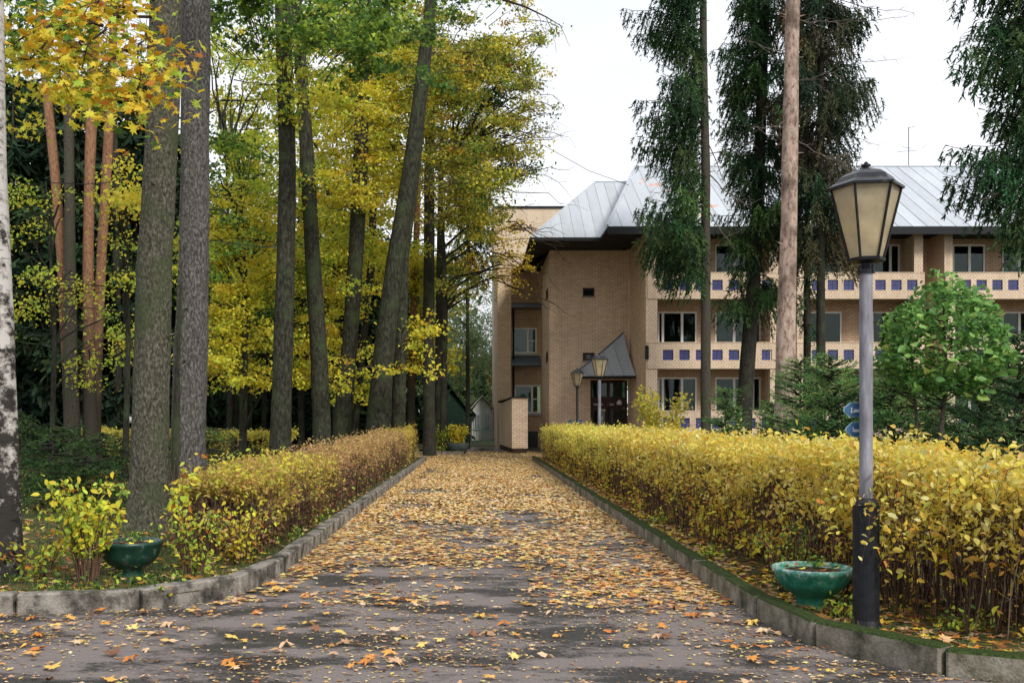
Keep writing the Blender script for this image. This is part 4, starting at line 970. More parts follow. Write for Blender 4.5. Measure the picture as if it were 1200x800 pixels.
TREES = [
 # name, label, cat, rows(py,px,w), d, material, top, seg, stubs
 ('birch_tree','white birch trunk with black patches at the left edge', [(0,-10,26),(200,-7,27),(300,-3,28),(400,0,31),(500,3,33),(600,5,35),(660,6,40)],9.3,'bark_birch',11,28,0,.45),
 ('maple_tree','thick grey green maple trunk with ring scar behind the left planter', [(0,195,37),(150,190,36),(300,181,40),(500,176,41),(600,174,43)],13.3,'bark_maple',15,32,5,.65),
 ('old_tree','stout grey furrowed trunk right of the ring scarred maple', [(0,230,32),(150,229,33),(300,227,34),(400,224,37),(500,221,39),(580,220,41)],17,'bark_grey',17,32,14,.6),
 ('linden_tree','straight olive grey linden trunk, the first of the row behind the left hedge', [(0,331,18),(100,334,20),(200,337,20),(300,335,22),(400,332,23),(500,329,24)],30,'bark_linden',19,18,2,.3),
 ('linden_tree','second linden trunk of the row, slender and leaning left upward', [(0,347,13),(100,354,15),(200,361,17),(300,366,18),(400,373,20),(500,377,22)],34,'bark_linden',19,16,2,.35),
 ('linden_tree','third linden trunk of the row, leaning right upward', [(0,428,15),(100,425,16),(200,422,18),(300,417,18),(400,410,19),(500,401,21)],37,'bark_linden',20,16,2,.35),
 ('linden_tree','thickest leaning linden with double stem near the hedge end', [(0,505,13),(100,494,17),(200,481,19),(300,464,21),(400,451,24),(500,443,30)],35,'bark_linden',20,18,2,.4),
 ('spruce_trunk_tree','dark straight trunk standing where the left hedge ends', [(0,506,10),(200,503,12),(300,503,13),(400,502,13),(500,503,14)],42,'bark_dark',24,14,4,.2),
 ('dark_tree','slim dark trunk just right of the dark straight trunk', [(200,517,6),(300,515,7),(400,514,8),(500,514,9)],47,'bark_dark',16,10,2,.2),
 ('pine_tree','slender pinkish pine trunk between the double linden and dark trunk', [(150,492,6),(250,489,7),(350,485,8),(450,482,9)],50,'bark_pine',20,10,1,.2),
 ('pine_tree','leftmost reddish pine trunk curving to the right', [(0,46,10),(112,55,10),(200,64,11),(300,72,11),(420,79,13),(500,82,14)],30.6,'bark_pine',17,14,2,.2),
 ('pine_tree','straight grey brown pine trunk second from the left', [(0,79,11),(100,80,11),(300,82,12),(420,83,15),(520,85,18)],30,'bark_spruce',18,16,3,.25),
 ('pine_tree','orange red pine trunk in the middle of the pine clump', [(0,112,12),(100,108,13),(200,105,12),(300,103,12),(420,104,14),(520,106,18)],30.3,'bark_pine',18,16,2,.25),
 ('pine_tree','orange pine trunk leaning right beside the big maple', [(0,134,9),(100,130,10),(200,125,11),(300,119,11),(400,114,12),(520,110,15)],31.2,'bark_pine',18,14,2,.2),
 ('dark_tree','dark thin trunk left of a pair behind the far hedge', [(180,277,9),(400,276,11),(500,276,12)],52,'bark_dark',16,10,1,.2),
 ('dark_tree','dark slanting trunk right of a pair behind the far hedge', [(180,300,8),(400,293,9),(500,290,10)],53,'bark_dark',16,10,1,.2),
 ('dark_tree','thin black trunk close left of the first linden', [(250,312,4),(400,310,5),(500,309,6)],50,'bark_dark',14,8,1,.2),
 ('dark_tree','thin dark trunk between the first and second lindens', [(250,352,6),(400,352,7),(500,353,8)],48,'bark_dark',15,8,1,.2),
 ('dark_tree','dark trunk filling the gap right of the orange pines', [(100,132,9),(300,136,9),(500,139,10)],44,'bark_dark',16,10,1,.2),
 ('dark_tree','slim dark trunk behind the third linden', [(100,440,8),(300,436,9),(500,416,8)],46,'bark_dark',17,10,1,.2),
]
T = {}
for i,(nm,lab,rows,d,m,top,seg,st,fl) in enumerate(TREES):
    cat = 'tree'; foot = px_trunk(rows, d, top=top)
    t = thing(nm if nm != 'spruce_trunk_tree' else 'dark_tree', lab, cat, (foot[0][0].x, foot[0][0].y, 0), 'trees of the park left of the path')
    trunk_mesh('trunk', foot, m, t, seg=seg, stubs=st, flare=fl, ring=.12 if d < 20 else .3, bumpy=.045 if nm != 'old_tree' else .07)
    T[i] = t
t = T[6]; trunk_mesh('trunk', px_trunk([(200,489,8),(300,474,10),(400,469,16),(500,466,18)], 35.5, top=14), 'bark_linden', t, seg=14)
t = T[2]; trunk_mesh('trunk', px_trunk([(330,214,5),(400,211,9),(500,208,12),(570,207,14)], 16.8), 'bark_dark', t, seg=14)
# ring scar on the maple
p = W(198,92,13.3); mb = MB(); r = 36*13.3/F/2
mb.tube([(p.x+.05*math.cos(a), p.y-r*1.02+.01, p.z+.085*math.sin(a)) for a in np.linspace(0,6.283,17)], .012, 5); mb.build('ring_scar', M['bark_pale'], T[1])

# crowns ------------------------------------------------------------
tr = lambda i: (T[i].location.x, T[i].location.y, 6)
# over-frame canopy
for i, px in ((1,195),(2,230),(3,331),(4,347),(5,428),(6,505),(10,46),(12,112)):
    over_crown(T[i], TREES[i][5]-.5, TREES[i][3], px, 900 if i > 2 else 2400, 3.4)
# first linden: green maple-like leaves along the top of the picture
crown(T[3], [(310,20,27,80,38,2.2,120,28,.32,.16,P_GRN),(415,45,28,90,50,2.2,170,30,.32,.16,P_GRN),(500,10,28,60,35,2,70,28,.32,.15,P_GRN),(330,90,29,90,45,2,70,22,.35,.14,P_YG),(275,50,29,40,60,2,40,20,.35,.13,P_YG)], tmpl=MAPLE_S, origin=tr(3))
crown(T[4], [(390,170,36,60,90,2.5,240,34,.35,.12,P_YEL),(350,280,36,40,100,2.2,160,30,.35,.12,P_YG),(385,400,37,40,80,2,80,26,.3,.12,P_YEL),(345,440,35,35,60,1.5,60,24,.3,.12,P_YEL)], origin=tr(4))
crown(T[5], [(440,120,40,55,110,3,300,36,.4,.13,P_YEL),(370,60,42,80,70,2,150,34,.4,.14,P_YG),(480,40,42,60,60,2,120,34,.4,.14,P_YG),(430,260,41,40,90,2.5,110,34,.4,.13,P_YG),(440,380,40,35,60,2,60,28,.35,.12,P_YEL)], origin=tr(5))
crown(T[6], [(520,90,38,65,100,3,300,42,.34,.12,P_OLIVE),(470,170,39,50,60,3,110,34,.4,.12,P_YEL),(540,190,38,50,80,2.5,260,34,.4,.12,P_OLIVE),(495,385,32,32,22,.8,24,16,.3,.13,P_YEL),(470,415,33,60,25,1,26,14,.3,.13,P_YEL),(500,440,33,18,12,.6,8,14,.25,.13,P_YEL)], origin=tr(6))

def broadleaf(name, label, px, d, h, blobs, tw=.14, m='bark_dark', tmpl=DIAMOND, up=.45, trunkrows=None, group='trees of the park left of the path'):
    t = thing(name, label, 'tree', (WX(px,d),d,0), group)
    pts = [(Vector((WX(px,d),d,-.05)),tw),(Vector((WX(px,d)+.1,d,h*.5)),tw*.75),(Vector((WX(px,d)-.15,d,h)),tw*.2)]
    trunk_mesh('trunk', pts, m, t, seg=10, ring=.5)
    mb = MB()
    for (bx,by,bd,rx,ry,dp,nc,per,cs,ls,pal) in blobs:
        for q in range(3):
            e = W(bx+random.uniform(-.7,.7)*rx, by+random.uniform(-.7,.7)*ry, bd); s0 = Vector((WX(px,d), d, max(1.0, min(h*.9, e.z-random.uniform(.6,1.6)))))
            limb(mb, s0, e, tw*.45, .012, .1, 6, 5)
    mb.build('branch', M[m], t, kind='stuff')
    crown(t, blobs, tmpl=tmpl, up=up, origin=(WX(px,d),d,h*.5)); return t
LG = 'understorey maples in the wood'
broadleaf('maple_tree','young yellow maple filling the gap between grey trunk and first linden', 284, 33, 11,
  [(285,290,33,45,75,2,270,38,.32,.11,P_YEL),(270,400,33,34,60,1.8,190,34,.3,.11,P_YEL),(300,205,34,42,70,2,200,30,.35,.12,P_YG),(280,300,37,42,110,1.5,150,40,.4,.14,P_GRN),(262,230,31,22,90,1.5,80,26,.3,.12,P_GRN),(300,450,32,20,25,1,30,20,.25,.11,P_YEL)], group=LG)
broadleaf('maple_tree','taller green and yellow maple behind the pale sky gap', 268, 45, 14,
  [(265,340,46,38,90,3,220,40,.45,.15,P_YG),(300,120,46,45,50,2,95,26,.4,.14,P_YG),(300,200,47,50,50,2,110,30,.4,.14,P_YG),(250,40,44,30,60,2,70,26,.4,.14,P_YG),(262,110,45,26,45,2,36,22,.4,.14,P_YEL),(310,350,46,25,90,2,110,30,.4,.14,P_YG)], group=LG)
broadleaf('maple_tree','sparse yellow leaved sapling before the dark spruces on the left', 60, 27, 8,
  [(60,230,27,40,50,2,26,16,.35,.09,P_YG),(70,350,27,50,110,2,70,15,.35,.085,P_YG),(130,400,28,30,80,2,44,15,.35,.085,P_YG),(30,270,27,26,70,2,22,14,.35,.09,P_YG)], .08, group=LG)
broadleaf('maple_tree','small yellow green maple between orange pines and big maple', 146, 24, 8,
  [(145,250,22,22,22,.8,26,18,.22,.10,P_YEL),(140,210,22,18,14,.7,12,14,.2,.10,P_YEL),(150,300,23,20,40,1,30,16,.25,.10,P_YG),(150,420,26,20,60,1.2,40,16,.3,.10,P_YG)], .08, group=LG)
broadleaf('maple_tree','yellow maple seen between the second and third lindens', 392, 46, 12,
  [(390,300,46,45,130,3,340,40,.45,.14,P_YEL),(380,100,47,60,100,3,260,36,.45,.15,P_YG),(400,450,46,40,45,2,70,30,.4,.14,P_YG),(340,350,46,30,110,2,130,30,.4,.14,P_YG)], group=LG)
broadleaf('maple_tree','golden maple behind the thick leaning linden', 470, 50, 15,
  [(470,260,50,50,130,3,380,40,.5,.15,P_YEL),(495,400,50,35,70,2.5,140,30,.5,.15,P_YEL),(450,80,50,70,100,3,330,36,.5,.15,P_YG),(560,120,52,60,120,3,300,36,.5,.16,P_OLIVE),(530,300,50,30,70,2,90,26,.45,.13,P_OLIVE)], group=LG)
broadleaf('oak_tree','olive and orange autumn tree overhanging the corner of the building', 519, 44.6, 14,
  [(565,80,42,60,100,3,230,44,.34,.12,P_OLIVE),(605,60,42,46,80,2,80,34,.30,.11,P_OLIVE),(560,220,43,50,70,2.5,190,40,.34,.12,P_OLIVE),(630,40,42,26,50,1.5,22,26,.3,.11,P_OLIVE),(628,120,42,22,20,1.5,12,26,.28,.11,P_OLIVE),(570,150,44,40,110,2,70,40,.4,.14,P_DG),(585,300,44,30,55,2,80,26,.4,.11,[(3,GOLD),(2,ORANGE),(2,YEL),(1,BROWN)]),(545,330,45,30,40,2,60,24,.4,.11,P_OLIVE),(618,315,44,14,20,.8,14,20,.22,.11,[(3,GOLD),(1,BROWN)]),(600,170,42,35,40,2,70,24,.4,.11,P_OLIVE),(620,130,42,30,30,1.2,34,14,.35,.09,[(2,BROWN),(1,GREEN)])], .16, group='trees of the park left of the path')
# bare twigs reaching right over the sky
mb = MB(); random.seed(9)
for k in range(26):
    y0 = random.uniform(-10,330); a = W(random.uniform(560,600), y0, 41.5); b = W(random.uniform(625,668), y0+random.uniform(-30,45), 41+random.uniform(-1,1))
    pts = limb(mb, a, b, .028, .007, .06, 7, 4, .10)
    for q in pts[2:]:
        limb(mb, q, q+Vector((random.uniform(.1,.9),random.uniform(-.3,.3),random.uniform(-.8,.3))), .009, .003, .05, 3, 3)
ot = [o for o in bpy.data.objects if o.name.startswith('oak_tree')][0]
mb.build('twigs', M['twig'], ot, kind='stuff')
# long bare bough crossing the sky at the top
mb = MB(); mb.tube([W(560,-14,30),W(590,0,30),W(615,8,30),W(640,20,30),W(660,32,30)], [.05,.04,.03,.02,.008], 5)
for (a,b) in (((640,20),(652,62)),((655,28),(668,55)),((600,3),(618,40)),((628,13),(640,45))): limb(mb, W(*a,30), W(*b,30), .012, .004, .1, 5, 4)
mb.build('branch', M['twig'], ot)
# boughs in the sky gap at left
mb = MB()
for (a,b,c,e,r) in ((262,190,300,95,.07),(262,190,322,95,.05),(256,150,285,60,.06),(250,120,322,118,.05),(262,230,330,160,.04),(275,160,290,80,.04)):
    limb(mb, W(a,b,41), W(c,e,41), r, .02, .04, 7, 6, .05)
gt = [o for o in bpy.data.objects if o.get('label','').startswith('taller green and yellow')][0]
mb.build('branch', M['bark_dark'], gt)

# near maple branch, leaf by leaf, hanging from the big maple at top left
ML = {'gold': rleaf_mat('maple_leaf_gold', [(0,(.66,.34,.03)),(.35,(.78,.46,.03)),(.7,(.76,.58,.05)),(1,(.42,.46,.05))]),
      'green': rleaf_mat('maple_leaf_green', [(0,(.10,.18,.03)),(.6,(.24,.30,.04)),(1,(.62,.50,.05))])}
def leaf_mesh(name, tmpl, m, petiole=True):
    v = tmpl[0].tolist(); f = list(tmpl[1])
    me = bpy.data.meshes.new(name); me.from_pydata(v, [], f); me.materials.append(m); return me
LM = [leaf_mesh('leaf', MAPLE, ML['gold']), leaf_mesh('leaf', MAPLE, ML['green'])]
from mathutils import Euler
tw = MB(); cl = []
sprays = [((185,10,12.4),(35,70,9.6)),((180,20,12.4),(60,40,9.8)),((180,0,12.4),(90,10,9.9)),((185,30,12.4),(150,90,10)),((185,40,12.4),(160,105,10.2)),((180,-20,12.3),(130,-10,9.8)),
          ((120,30,10.4),(25,45,9.5)),((150,60,10.8),(125,80,9.8)),((110,40,10.6),(70,90,9.8)),((140,20,10.8),(100,60,9.8)),((175,70,11),(150,140,10))]
for a, b in sprays:
    pts = limb(tw, W(*a), W(*b), .022, .006, .05, 8, 5, .06)
    for q in pts[3:]:
        for s in range(4):
            e = q+Vector((random.uniform(-.33,.33),random.uniform(-.3,.3),random.uniform(-.25,.1))); limb(tw, q, e, .005, .002, .05, 3, 3); cl.append(e)
tw.build('branch', M['twig'], T[1], kind='stuff')
for i in range(300):
    q = cl[i%len(cl)]; o = bpy.data.objects.new('leaf', LM[0] if random.random() < .8 else LM[1]); link(o, T[1])
    o.location = q+Vector((random.gauss(0,.11),random.gauss(0,.12),random.gauss(-.03,.07)))
    o.rotation_euler = Euler((random.gauss(.45,.35),random.gauss(0,.4),random.uniform(0,6.28))); o.scale = (random.uniform(.13,.195),)*3
n = 900; base = np.array([cl[i] for i in R.randint(0,len(cl),n)]); Pn = base+R.normal(0,1,(n,3))*np.array([.16,.2,.11])
nv = nrm(R.normal(size=(n,3))*.5+np.array([0,-.45,.8]))
add_np('leaves', leaves(Pn, R.uniform(.11,.175,n), MAPLE, M=frames(n, normals=nv)), MAPLE[1], M['leaf'], palette([(4,GOLD),(3,YEL),(2,LIME),(1,ORANGE),(1,GREEN)], n, .12), T[1])
crown(T[1], [(30,20,14,40,40,.8,34,22,.25,.12,P_GRN),(20,100,14,25,50,.8,24,20,.22,.12,P_YG),(105,110,14,60,20,.6,26,18,.2,.13,P_YEL),(160,235,15,20,10,.5,10,14,.2,.12,P_YEL),(25,155,15,16,20,.5,8,12,.2,.12,P_YEL)], tmpl=MAPLE_S, twigs=False)

# ---- spruces
def spruce(name, label, px, d, h, tw, z0, z1, length, n_br, m='bark_spruce', dens=1.0, nlen=.12, nw=.034, pal=None, sector=None, hang=.55, trunkrows=None, droop=.35, group=None, bare=None, stubs=6, cat='spruce tree', zlen=None, step=.13):
    pal = pal or [(3,(.032,.072,.032)),(2,(.050,.100,.038)),(1,(.08,.135,.045))]
    x = WX(px,d); t = thing(name, label, cat, (x,d,0), group)
    if trunkrows: tp = px_trunk(trunkrows, d, top=h)
    else: tp = [(Vector((x,d,-.05)),tw),(Vector((x,d,h*.6)),tw*.6),(Vector((x,d,h)),tw*.06)]
    trunk_mesh('trunk', tp, m, t, seg=16 if d < 36 else 10, ring=.25, stubs=stubs, flare=.25)
    tz = [p[0].z for p in tp]; cx_ = lambda z: np.interp(z, tz, [p[0].x for p in tp])
    BR = MB(); PP, DD, CC, LL = [], [], [], []
    for b in range(n_br):
        z = z0+(z1-z0)*(b+random.random())/n_br; th = random.uniform(0,2*math.pi)
        if sector: th = random.uniform(*sector)
        Lb = (zlen(z) if zlen else length*(.35+.65*(h-z)/(h-z0)))*random.uniform(.7,1.15); dirv = np.array([math.cos(th), math.sin(th)])
        n = max(3, int(Lb/step)); s = np.linspace(.12,1,n)*Lb; u = s/Lb
        zz = z-droop*s*(1-.45*u)+.12*Lb*u**3
        bx = cx_(z)+dirv[0]*s+R.normal(0,.03,n); by = d+dirv[1]*s+R.normal(0,.03,n)
        k = max(1,n//5); BR.tube([(cx_(z),d,z)]+[(bx[i],by[i],zz[i]) for i in range(0,n,k)]+[(bx[-1],by[-1],zz[-1])], [.028]+[.022*(1-.8*i/n) for i in range(0,n,k)]+[.004], 4, cap=False)
        w = palette(pal, 1, .2)[0]
        for i in range(n):
            if u[i] < .12: continue
            # side twigs spreading and hanging
            for sd_ in (-1,1):
                L = (.22+.46*math.sin(math.pi*min(1,u[i]*.9+.1)))*random.uniform(.5,1.25)*(1 if Lb > 1 else .7)*(1+.6*hang)
                perp = np.array([-dirv[1]*sd_, dirv[0]*sd_, 0])*random.uniform(.2,.9)*(1-hang*.6)
                td = perp*1.25+np.array([dirv[0]*.35, dirv[1]*.35, -hang*random.uniform(.7,1.4)-.05]); td /= np.linalg.norm(td)
                kq = max(3, int(L/.028*dens*random.uniform(.5,1.3))); q = R.uniform(0,1,kq)
                base = np.array([bx[i],by[i],zz[i]])+td*(q*L)[:,None]; base[:,2] -= .12*q*q*L
                PP.append(base); DD.append(nrm(td+R.normal(0,.55,(kq,3)))); CC.append(np.tile(w,(kq,1))); LL.append(np.full(kq,nlen))
    BR.build('branch', M['bark_dark'], t, kind='stuff')
    if bare:
        bb = MB()
        for (a,b,c,e,r) in bare: 
            pts = limb(bb, W(a,b,d), W(c,e,d-.6), r, .006, -.06, 7, 4, .05)
            for q in pts[2:]:
                for _ in range(2): limb(bb, q, q+Vector((random.uniform(-.5,.7)*(1 if c>a else -1),random.uniform(-.3,.3),random.uniform(-.4,.3))), .006, .002, .0, 3, 3)
        bb.build('dead_branch', M['twig_pale'], t, kind='stuff')
    if PP:
        P = np.concatenate(PP); Dn = np.concatenate(DD); C = np.concatenate(CC); L = np.concatenate(LL)
        C = np.clip(C*(1+R.normal(0,.22,(len(C),1))), .004, .5)
        add_np('foliage', blades(P, Dn, L*R.uniform(.6,1.3,len(P)), nw), QF, M['needle'], C, t)
    return t
SG = 'spruces in front of the building'
random.seed(21)
P_BRN = [(2,(.075,.062,.035)),(2,(.045,.055,.03)),(1,(.10,.075,.04))]
spruce('spruce_tree','slender spruce with mossy bare lower trunk before the first balcony', 827, 33, 20, .15, 6.5, 19, 2.7, 84, trunkrows=[(0,824,8),(100,825,9),(200,827,10.5),(350,827,11),(500,827,12)],
  dens=1.25, sector=(2.2,4.3), hang=.9, group=SG, bare=[(827,215,762,225,.02),(827,200,875,240,.025),(827,240,860,290,.02),(827,180,880,165,.018),(827,150,780,170,.018),(827,275,772,285,.02),(827,160,860,230,.02)], zlen=lambda z: 1.95+.5*math.sin(z*1.7), droop=.5)
spruce('spruce_tree','leaning dark spruce with drooping foliage left of the pale trunk', 885, 35, 19, .2, 5.7, 18.5, 2.2, 125, m='bark_dark', trunkrows=[(0,898,10),(100,893,12),(250,888,14),(350,882,16),(480,872,19)],
  dens=1.3, hang=.8, group=SG, bare=[(888,270,930,255,.015),(885,330,930,290,.015),(883,370,925,345,.015),(882,395,928,385,.012)], zlen=lambda z: 1.15+.4*math.sin(z*2.3)+(.5 if 9<z else 0), droop=.45)
t3 = spruce('dead_spruce_tree','pale pinkish barkless trunk with dark bark flakes and thin dead twigs', 922, 24, 16, .25, 9,9.2, .3, 1, m='bark_pale', trunkrows=[(0,929,16),(100,927,17),(250,925,18.5),(400,921,22),(480,920,25)],
  dens=.1, group=SG, stubs=22, bare=[(928,60,870,45,.012),(926,95,985,80,.012),(926,140,880,150,.012),(926,160,990,190,.012),(925,20,980,25,.012)])
spruce('spruce_tree','brownish drooping spruce behind the large lamp lantern', 962, 33, 20, .17, 7.2, 19.5, 2.4, 135, m='bark_dark', dens=1.35, hang=.95, pal=[(2,(.036,.065,.036)),(1.6,(.07,.075,.042)),(1,(.105,.09,.052))], group=SG, bare=[(962,60,1050,70,.015),(962,110,1040,140,.015),(962,20,1060,20,.015),(962,140,1030,170,.012),(962,-10,1070,15,.015)], zlen=lambda z: 1.35+.35*math.sin(z*2.1)+(z>11)*.25, droop=.45)
spruce('spruce_tree','dark narrow spruce foliage hanging low beside the pale trunk', 946, 36, 17, .16, 5.0, 15, 1.6, 55, m='bark_dark', dens=1.2, hang=.85, group=SG, zlen=lambda z: .55+.6*(z>8), droop=.5)
spruce('spruce_tree','dark spruce boughs hanging into view at the top right corner', 1245, 22, 15, .2, 6.0, 14.5, 2.6, 54, dens=1.3, sector=(2.5,3.9), hang=.85, group=SG, bare=[(1240,30,1125,45,.012),(1240,170,1150,235,.012)], zlen=lambda z: 1.9+.45*math.sin(z*2.7), droop=.3)
# hanging dark evergreen between the autumn trees
spruce('spruce_tree','dark spruce half hidden behind the orange autumn tree', 548, 52, 19, .12, 9.5, 18, 1.7, 60, m='bark_dark', dens=.8, nlen=.2, nw=.06, hang=.8, step=.22, group='dark spruces deep in the wood')
# dark wood at left
DG = 'dark spruces deep in the wood'
labs = ['dark spruce behind the birch trunk at the far left','dark spruce just right of the birch','dark spruce behind the pine clump, left side','dark spruce behind the middle of the pine clump','dark spruce seen between pines and big maple','dark spruce behind the big maple trunk','dark spruce behind the grey furrowed trunk','tall dark spruce right of the grey furrowed trunk','dark spruce behind the first linden','dark spruce behind the second linden','dark spruce between second and third lindens','dark spruce behind the thick leaning linden']
spots = [(-40,50,17),(15,46,18),(52,54,20),(92,44,17),(128,52,19),(160,47,18),(205,56,18),(248,62,15),(322,66,12),(368,64,13),(412,60,13),(462,66,14)]
for i,((px,d,h),lb) in enumerate(zip(spots,labs)):
    spruce('spruce_tree', lb, px, d, h, .2, .8, h-.2, 3.2, 110, m='bark_dark', dens=.36, nlen=.50, nw=.22, hang=.5, step=.24, group=DG, stubs=0, droop=.3, pal=[(3,(.024,.045,.024)),(1,(.04,.07,.03))])
random.seed(77)
# small evergreens and shrubs of the undergrowth on the left
for i,(px,d,h,lb) in enumerate([(25,24,1.9,'low dark spruce sapling right beside the birch trunk'),(62,20,1.5,'low dark spruce sapling behind the arching yellow shrub'),(120,24,1.3,'small dark spruce sapling before the pine feet'),(240,22,1.5,'dark spruce sapling right of the grey furrowed trunk'),(100,17,1.0,'knee high spruce sapling left of the big maple')]):
    spruce('spruce_sapling', lb, px, d, h, .03, .15, h-.05, 1.1, 34, dens=.9, nlen=.07, nw=.02, hang=.15, droop=.1, step=.09, pal=[(3,(.04,.08,.028)),(2,(.06,.11,.035)),(.5,(.16,.14,.05))], group='spruce saplings left of the path', stubs=0, cat='sapling', zlen=lambda z: .35+.75*(1-z/2))
# young spruces right of path
SG2 = 'young spruces behind the right hedge'
P_YS = [(3,(.09,.19,.06)),(2,(.14,.26,.08)),(1.5,(.19,.30,.09)),(1,(.04,.09,.035))]
for i,(px,d,h,s,lb) in enumerate([(850,27,2.4,.8,'young spruce in front of the lower blue panels'),(938,22,2.9,1.2,'bushy young spruce left of the large lamp'),(975,19,2.8,1.2,'pale green young spruce just left of the lamp pole'),(1045,18.5,2.7,1.2,'young spruce just right of the lamp pole'),(1010,21,2.6,1.2,'young spruce directly behind the lamp pole'),(1085,19,2.4,1.1,'young spruce behind the small linden stems'),(1150,17,2.7,1.3,'dark young spruce at the right by the small linden'),(1195,15.5,2.9,1.3,'dark young spruce at the right edge'),(905,25,2.0,.9,'short young spruce beneath the pale trunk')]):
    dark = 'dark' in lb
    spruce('young_spruce', lb, px, d, h, .035, .2, h-.04, s, 85, dens=.85, nlen=.08, nw=.016, hang=-.25, droop=-.45, step=.07, pal=[(3,(.06,.125,.05)),(1,(.09,.17,.06))] if dark else P_YS, group=SG2, stubs=0, cat='young spruce', zlen=lambda z, s=s, h=h: s*(.15+.85*(1-z/h)**.8))

# small linden with broad green leaves on the right
ld = thing('linden_sapling', 'small broad leaved tree with bright green crown on two thin stems', 'tree', (WX(1103,15),15,0))
mb = MB(); s1 = [W(1101,545,15)-Vector((0,0,1.0)),W(1101,530,15),W(1104,490,15),W(1109,450,15),W(1108,400,15),W(1105,350,15)]
mb.tube(s1, [.045,.04,.036,.03,.02,.008], 8); mb.build('stem', M['bark_spruce'], ld)
mb = MB(); s2 = [W(1077,545,15.1)-Vector((0,0,1.0)),W(1076,530,15.1),W(1074,490,15.1),W(1071,455,15.1),W(1068,410,15.1),W(1065,370,15)]
mb.tube(s2, [.032,.03,.026,.022,.015,.006], 8); mb.build('stem', M['bark_spruce'], ld)
mb = MB(); ends = []
for st_ in (s1,s2):
    for k in range(26):
        i = random.choice((3,3,4,4,5)); q = st_[i].lerp(st_[i-1], random.uniform(0,.8)); th = random.uniform(0,6.28); L = random.uniform(.45,1.0)
        e = q+Vector((math.cos(th)*L, math.sin(th)*L*.8, random.uniform(-.1,.4)))
        pts = limb(mb, q, e, .012, .003, .06, 5, 4); ends += pts[2:]
mb.build('branch', M['twig'], ld, kind='stuff')
LL_ = leaf_mesh('leaf', (np.array([(-.5,0,0),(-.42,-.28,.04),(-.1,-.42,.05),(.25,-.28,.03),(.62,0,-.1),(.25,.28,.03),(-.1,.42,.05),(-.42,.28,.04),(0,0,-.02)]), [(8,i,(i+1)%8) for i in range(8)]), rleaf_mat('linden_leaf', [(0,(.08,.20,.06)),(.5,(.17,.35,.08)),(.85,(.28,.46,.12)),(1,(.45,.48,.12))], .3, .45))
cen = W(1106,402,15)
def crown_pt():
    v = Vector((random.gauss(0,1),random.gauss(0,1),random.gauss(0,1))).normalized(); r = random.uniform(.5,1)**.5
    lump = 1+.22*noise.noise(v*2.2); return cen+Vector((v.x*.95*r*lump, v.y*.8*r*lump, v.z*.90*r*lump+(.1 if abs(v.x)<.4 else -.05)))
for i in range(300):
    o = bpy.data.objects.new('leaf', LL_); link(o, ld); p = crown_pt(); p.y -= .25; o.location = p
    o.rotation_euler = Euler((random.gauss(.6,.35),random.gauss(0,.45),random.uniform(0,6.28))); o.scale = (random.uniform(.10,.165),)*3
n = 3600; Pn = np.array([crown_pt() for _ in range(n)]); nv = nrm(R.normal(size=(n,3))*.55+np.array([0,-.4,.85]))
add_np('leaves', leaves(Pn, R.uniform(.06,.13,n), OVAL, M=frames(n,normals=nv)), OVAL[1], M['leaf'], palette([(3,(.12,.27,.07)),(3,(.18,.36,.08)),(1.5,(.28,.46,.12)),(1,(.07,.17,.05))], n, .15), ld)

# far pale trees at the end of the path and a far wood as one mass
broadleaf('willow_tree','pale green misty tree beyond the end of the path', 548, 82, 12, [(548,400,82,42,80,3,300,44,.6,.17,P_FAR),(530,380,84,30,40,3,90,36,.6,.17,P_FAR),(575,470,80,20,25,2,40,30,.5,.15,P_FAR)], .15, group='trees beyond the path end')
broadleaf('willow_tree','grey green tree behind the dark green shed', 500, 78, 11, [(515,430,78,30,50,3,130,44,.6,.18,P_FAR),(490,380,80,30,70,3,90,36,.6,.18,P_GRN)], .15, group='trees beyond the path end')
n = 60; cx_ = R.uniform(-75,12,n); cy_ = R.uniform(92,125,n); hh = np.where(cx_ > -4, R.uniform(6,9,n), R.uniform(18,31,n))
PP = []
for a,b,c in zip(cx_,cy_,hh):
    k = 1000; PP.append(np.stack([a+R.normal(0,2.6,k), b+R.normal(0,2,k), c*R.uniform(0,1,k)**.8+R.normal(0,.4,k)],1))
P = np.concatenate(PP); P = P[P[:,2]>0]
wood = add_np('far_wood', leaves(P, R.uniform(.6,1.2,len(P)), DIAMOND, .3, .3), DIAMOND[1], M['leaf'], palette([(4,(.045,.085,.035)),(2,(.10,.15,.045)),(1,(.30,.28,.07))], len(P)))
n = 26; PP = []
for a,b,c in zip(R.uniform(-50,-6,n),R.uniform(68,90,n),R.uniform(2.5,5,n)):
    k = 700; PP.append(np.stack([a+R.normal(0,2.2,k), b+R.normal(0,1.5,k), c*R.uniform(0,1,k)],1))
P = np.concatenate(PP)
add_np('far_undergrowth', leaves(P, R.uniform(.25,.5,len(P)), DIAMOND, .3, .3), DIAMOND[1], M['leaf'], palette([(4,(.025,.055,.02)),(2,(.06,.10,.03)),(.5,(.3,.25,.05))], len(P)))

# overhead cables
cb = MB(); cb.tube([W(60,214,26),W(100,216,26),W(160,212,25),W(170,210,25)], .011, 4); tag(cb.build('cable', M['iron']), 'dark overhead cable sagging between the pine trunks', 'cable')
cb = MB(); cb.tube([W(246,281,24),W(285,287,25),W(323,290,26)], .010, 4); tag(cb.build('cable', M['iron']), 'thin dark cable between grey trunk and first linden', 'cable')
cb = MB(); cb.tube([W(600,150,44),W(640,172,45),W(690,200,46),W(737,217,47)], .012, 4); tag(cb.build('cable', M['iron']), 'thin cable running from the autumn tree to the roof', 'cable')

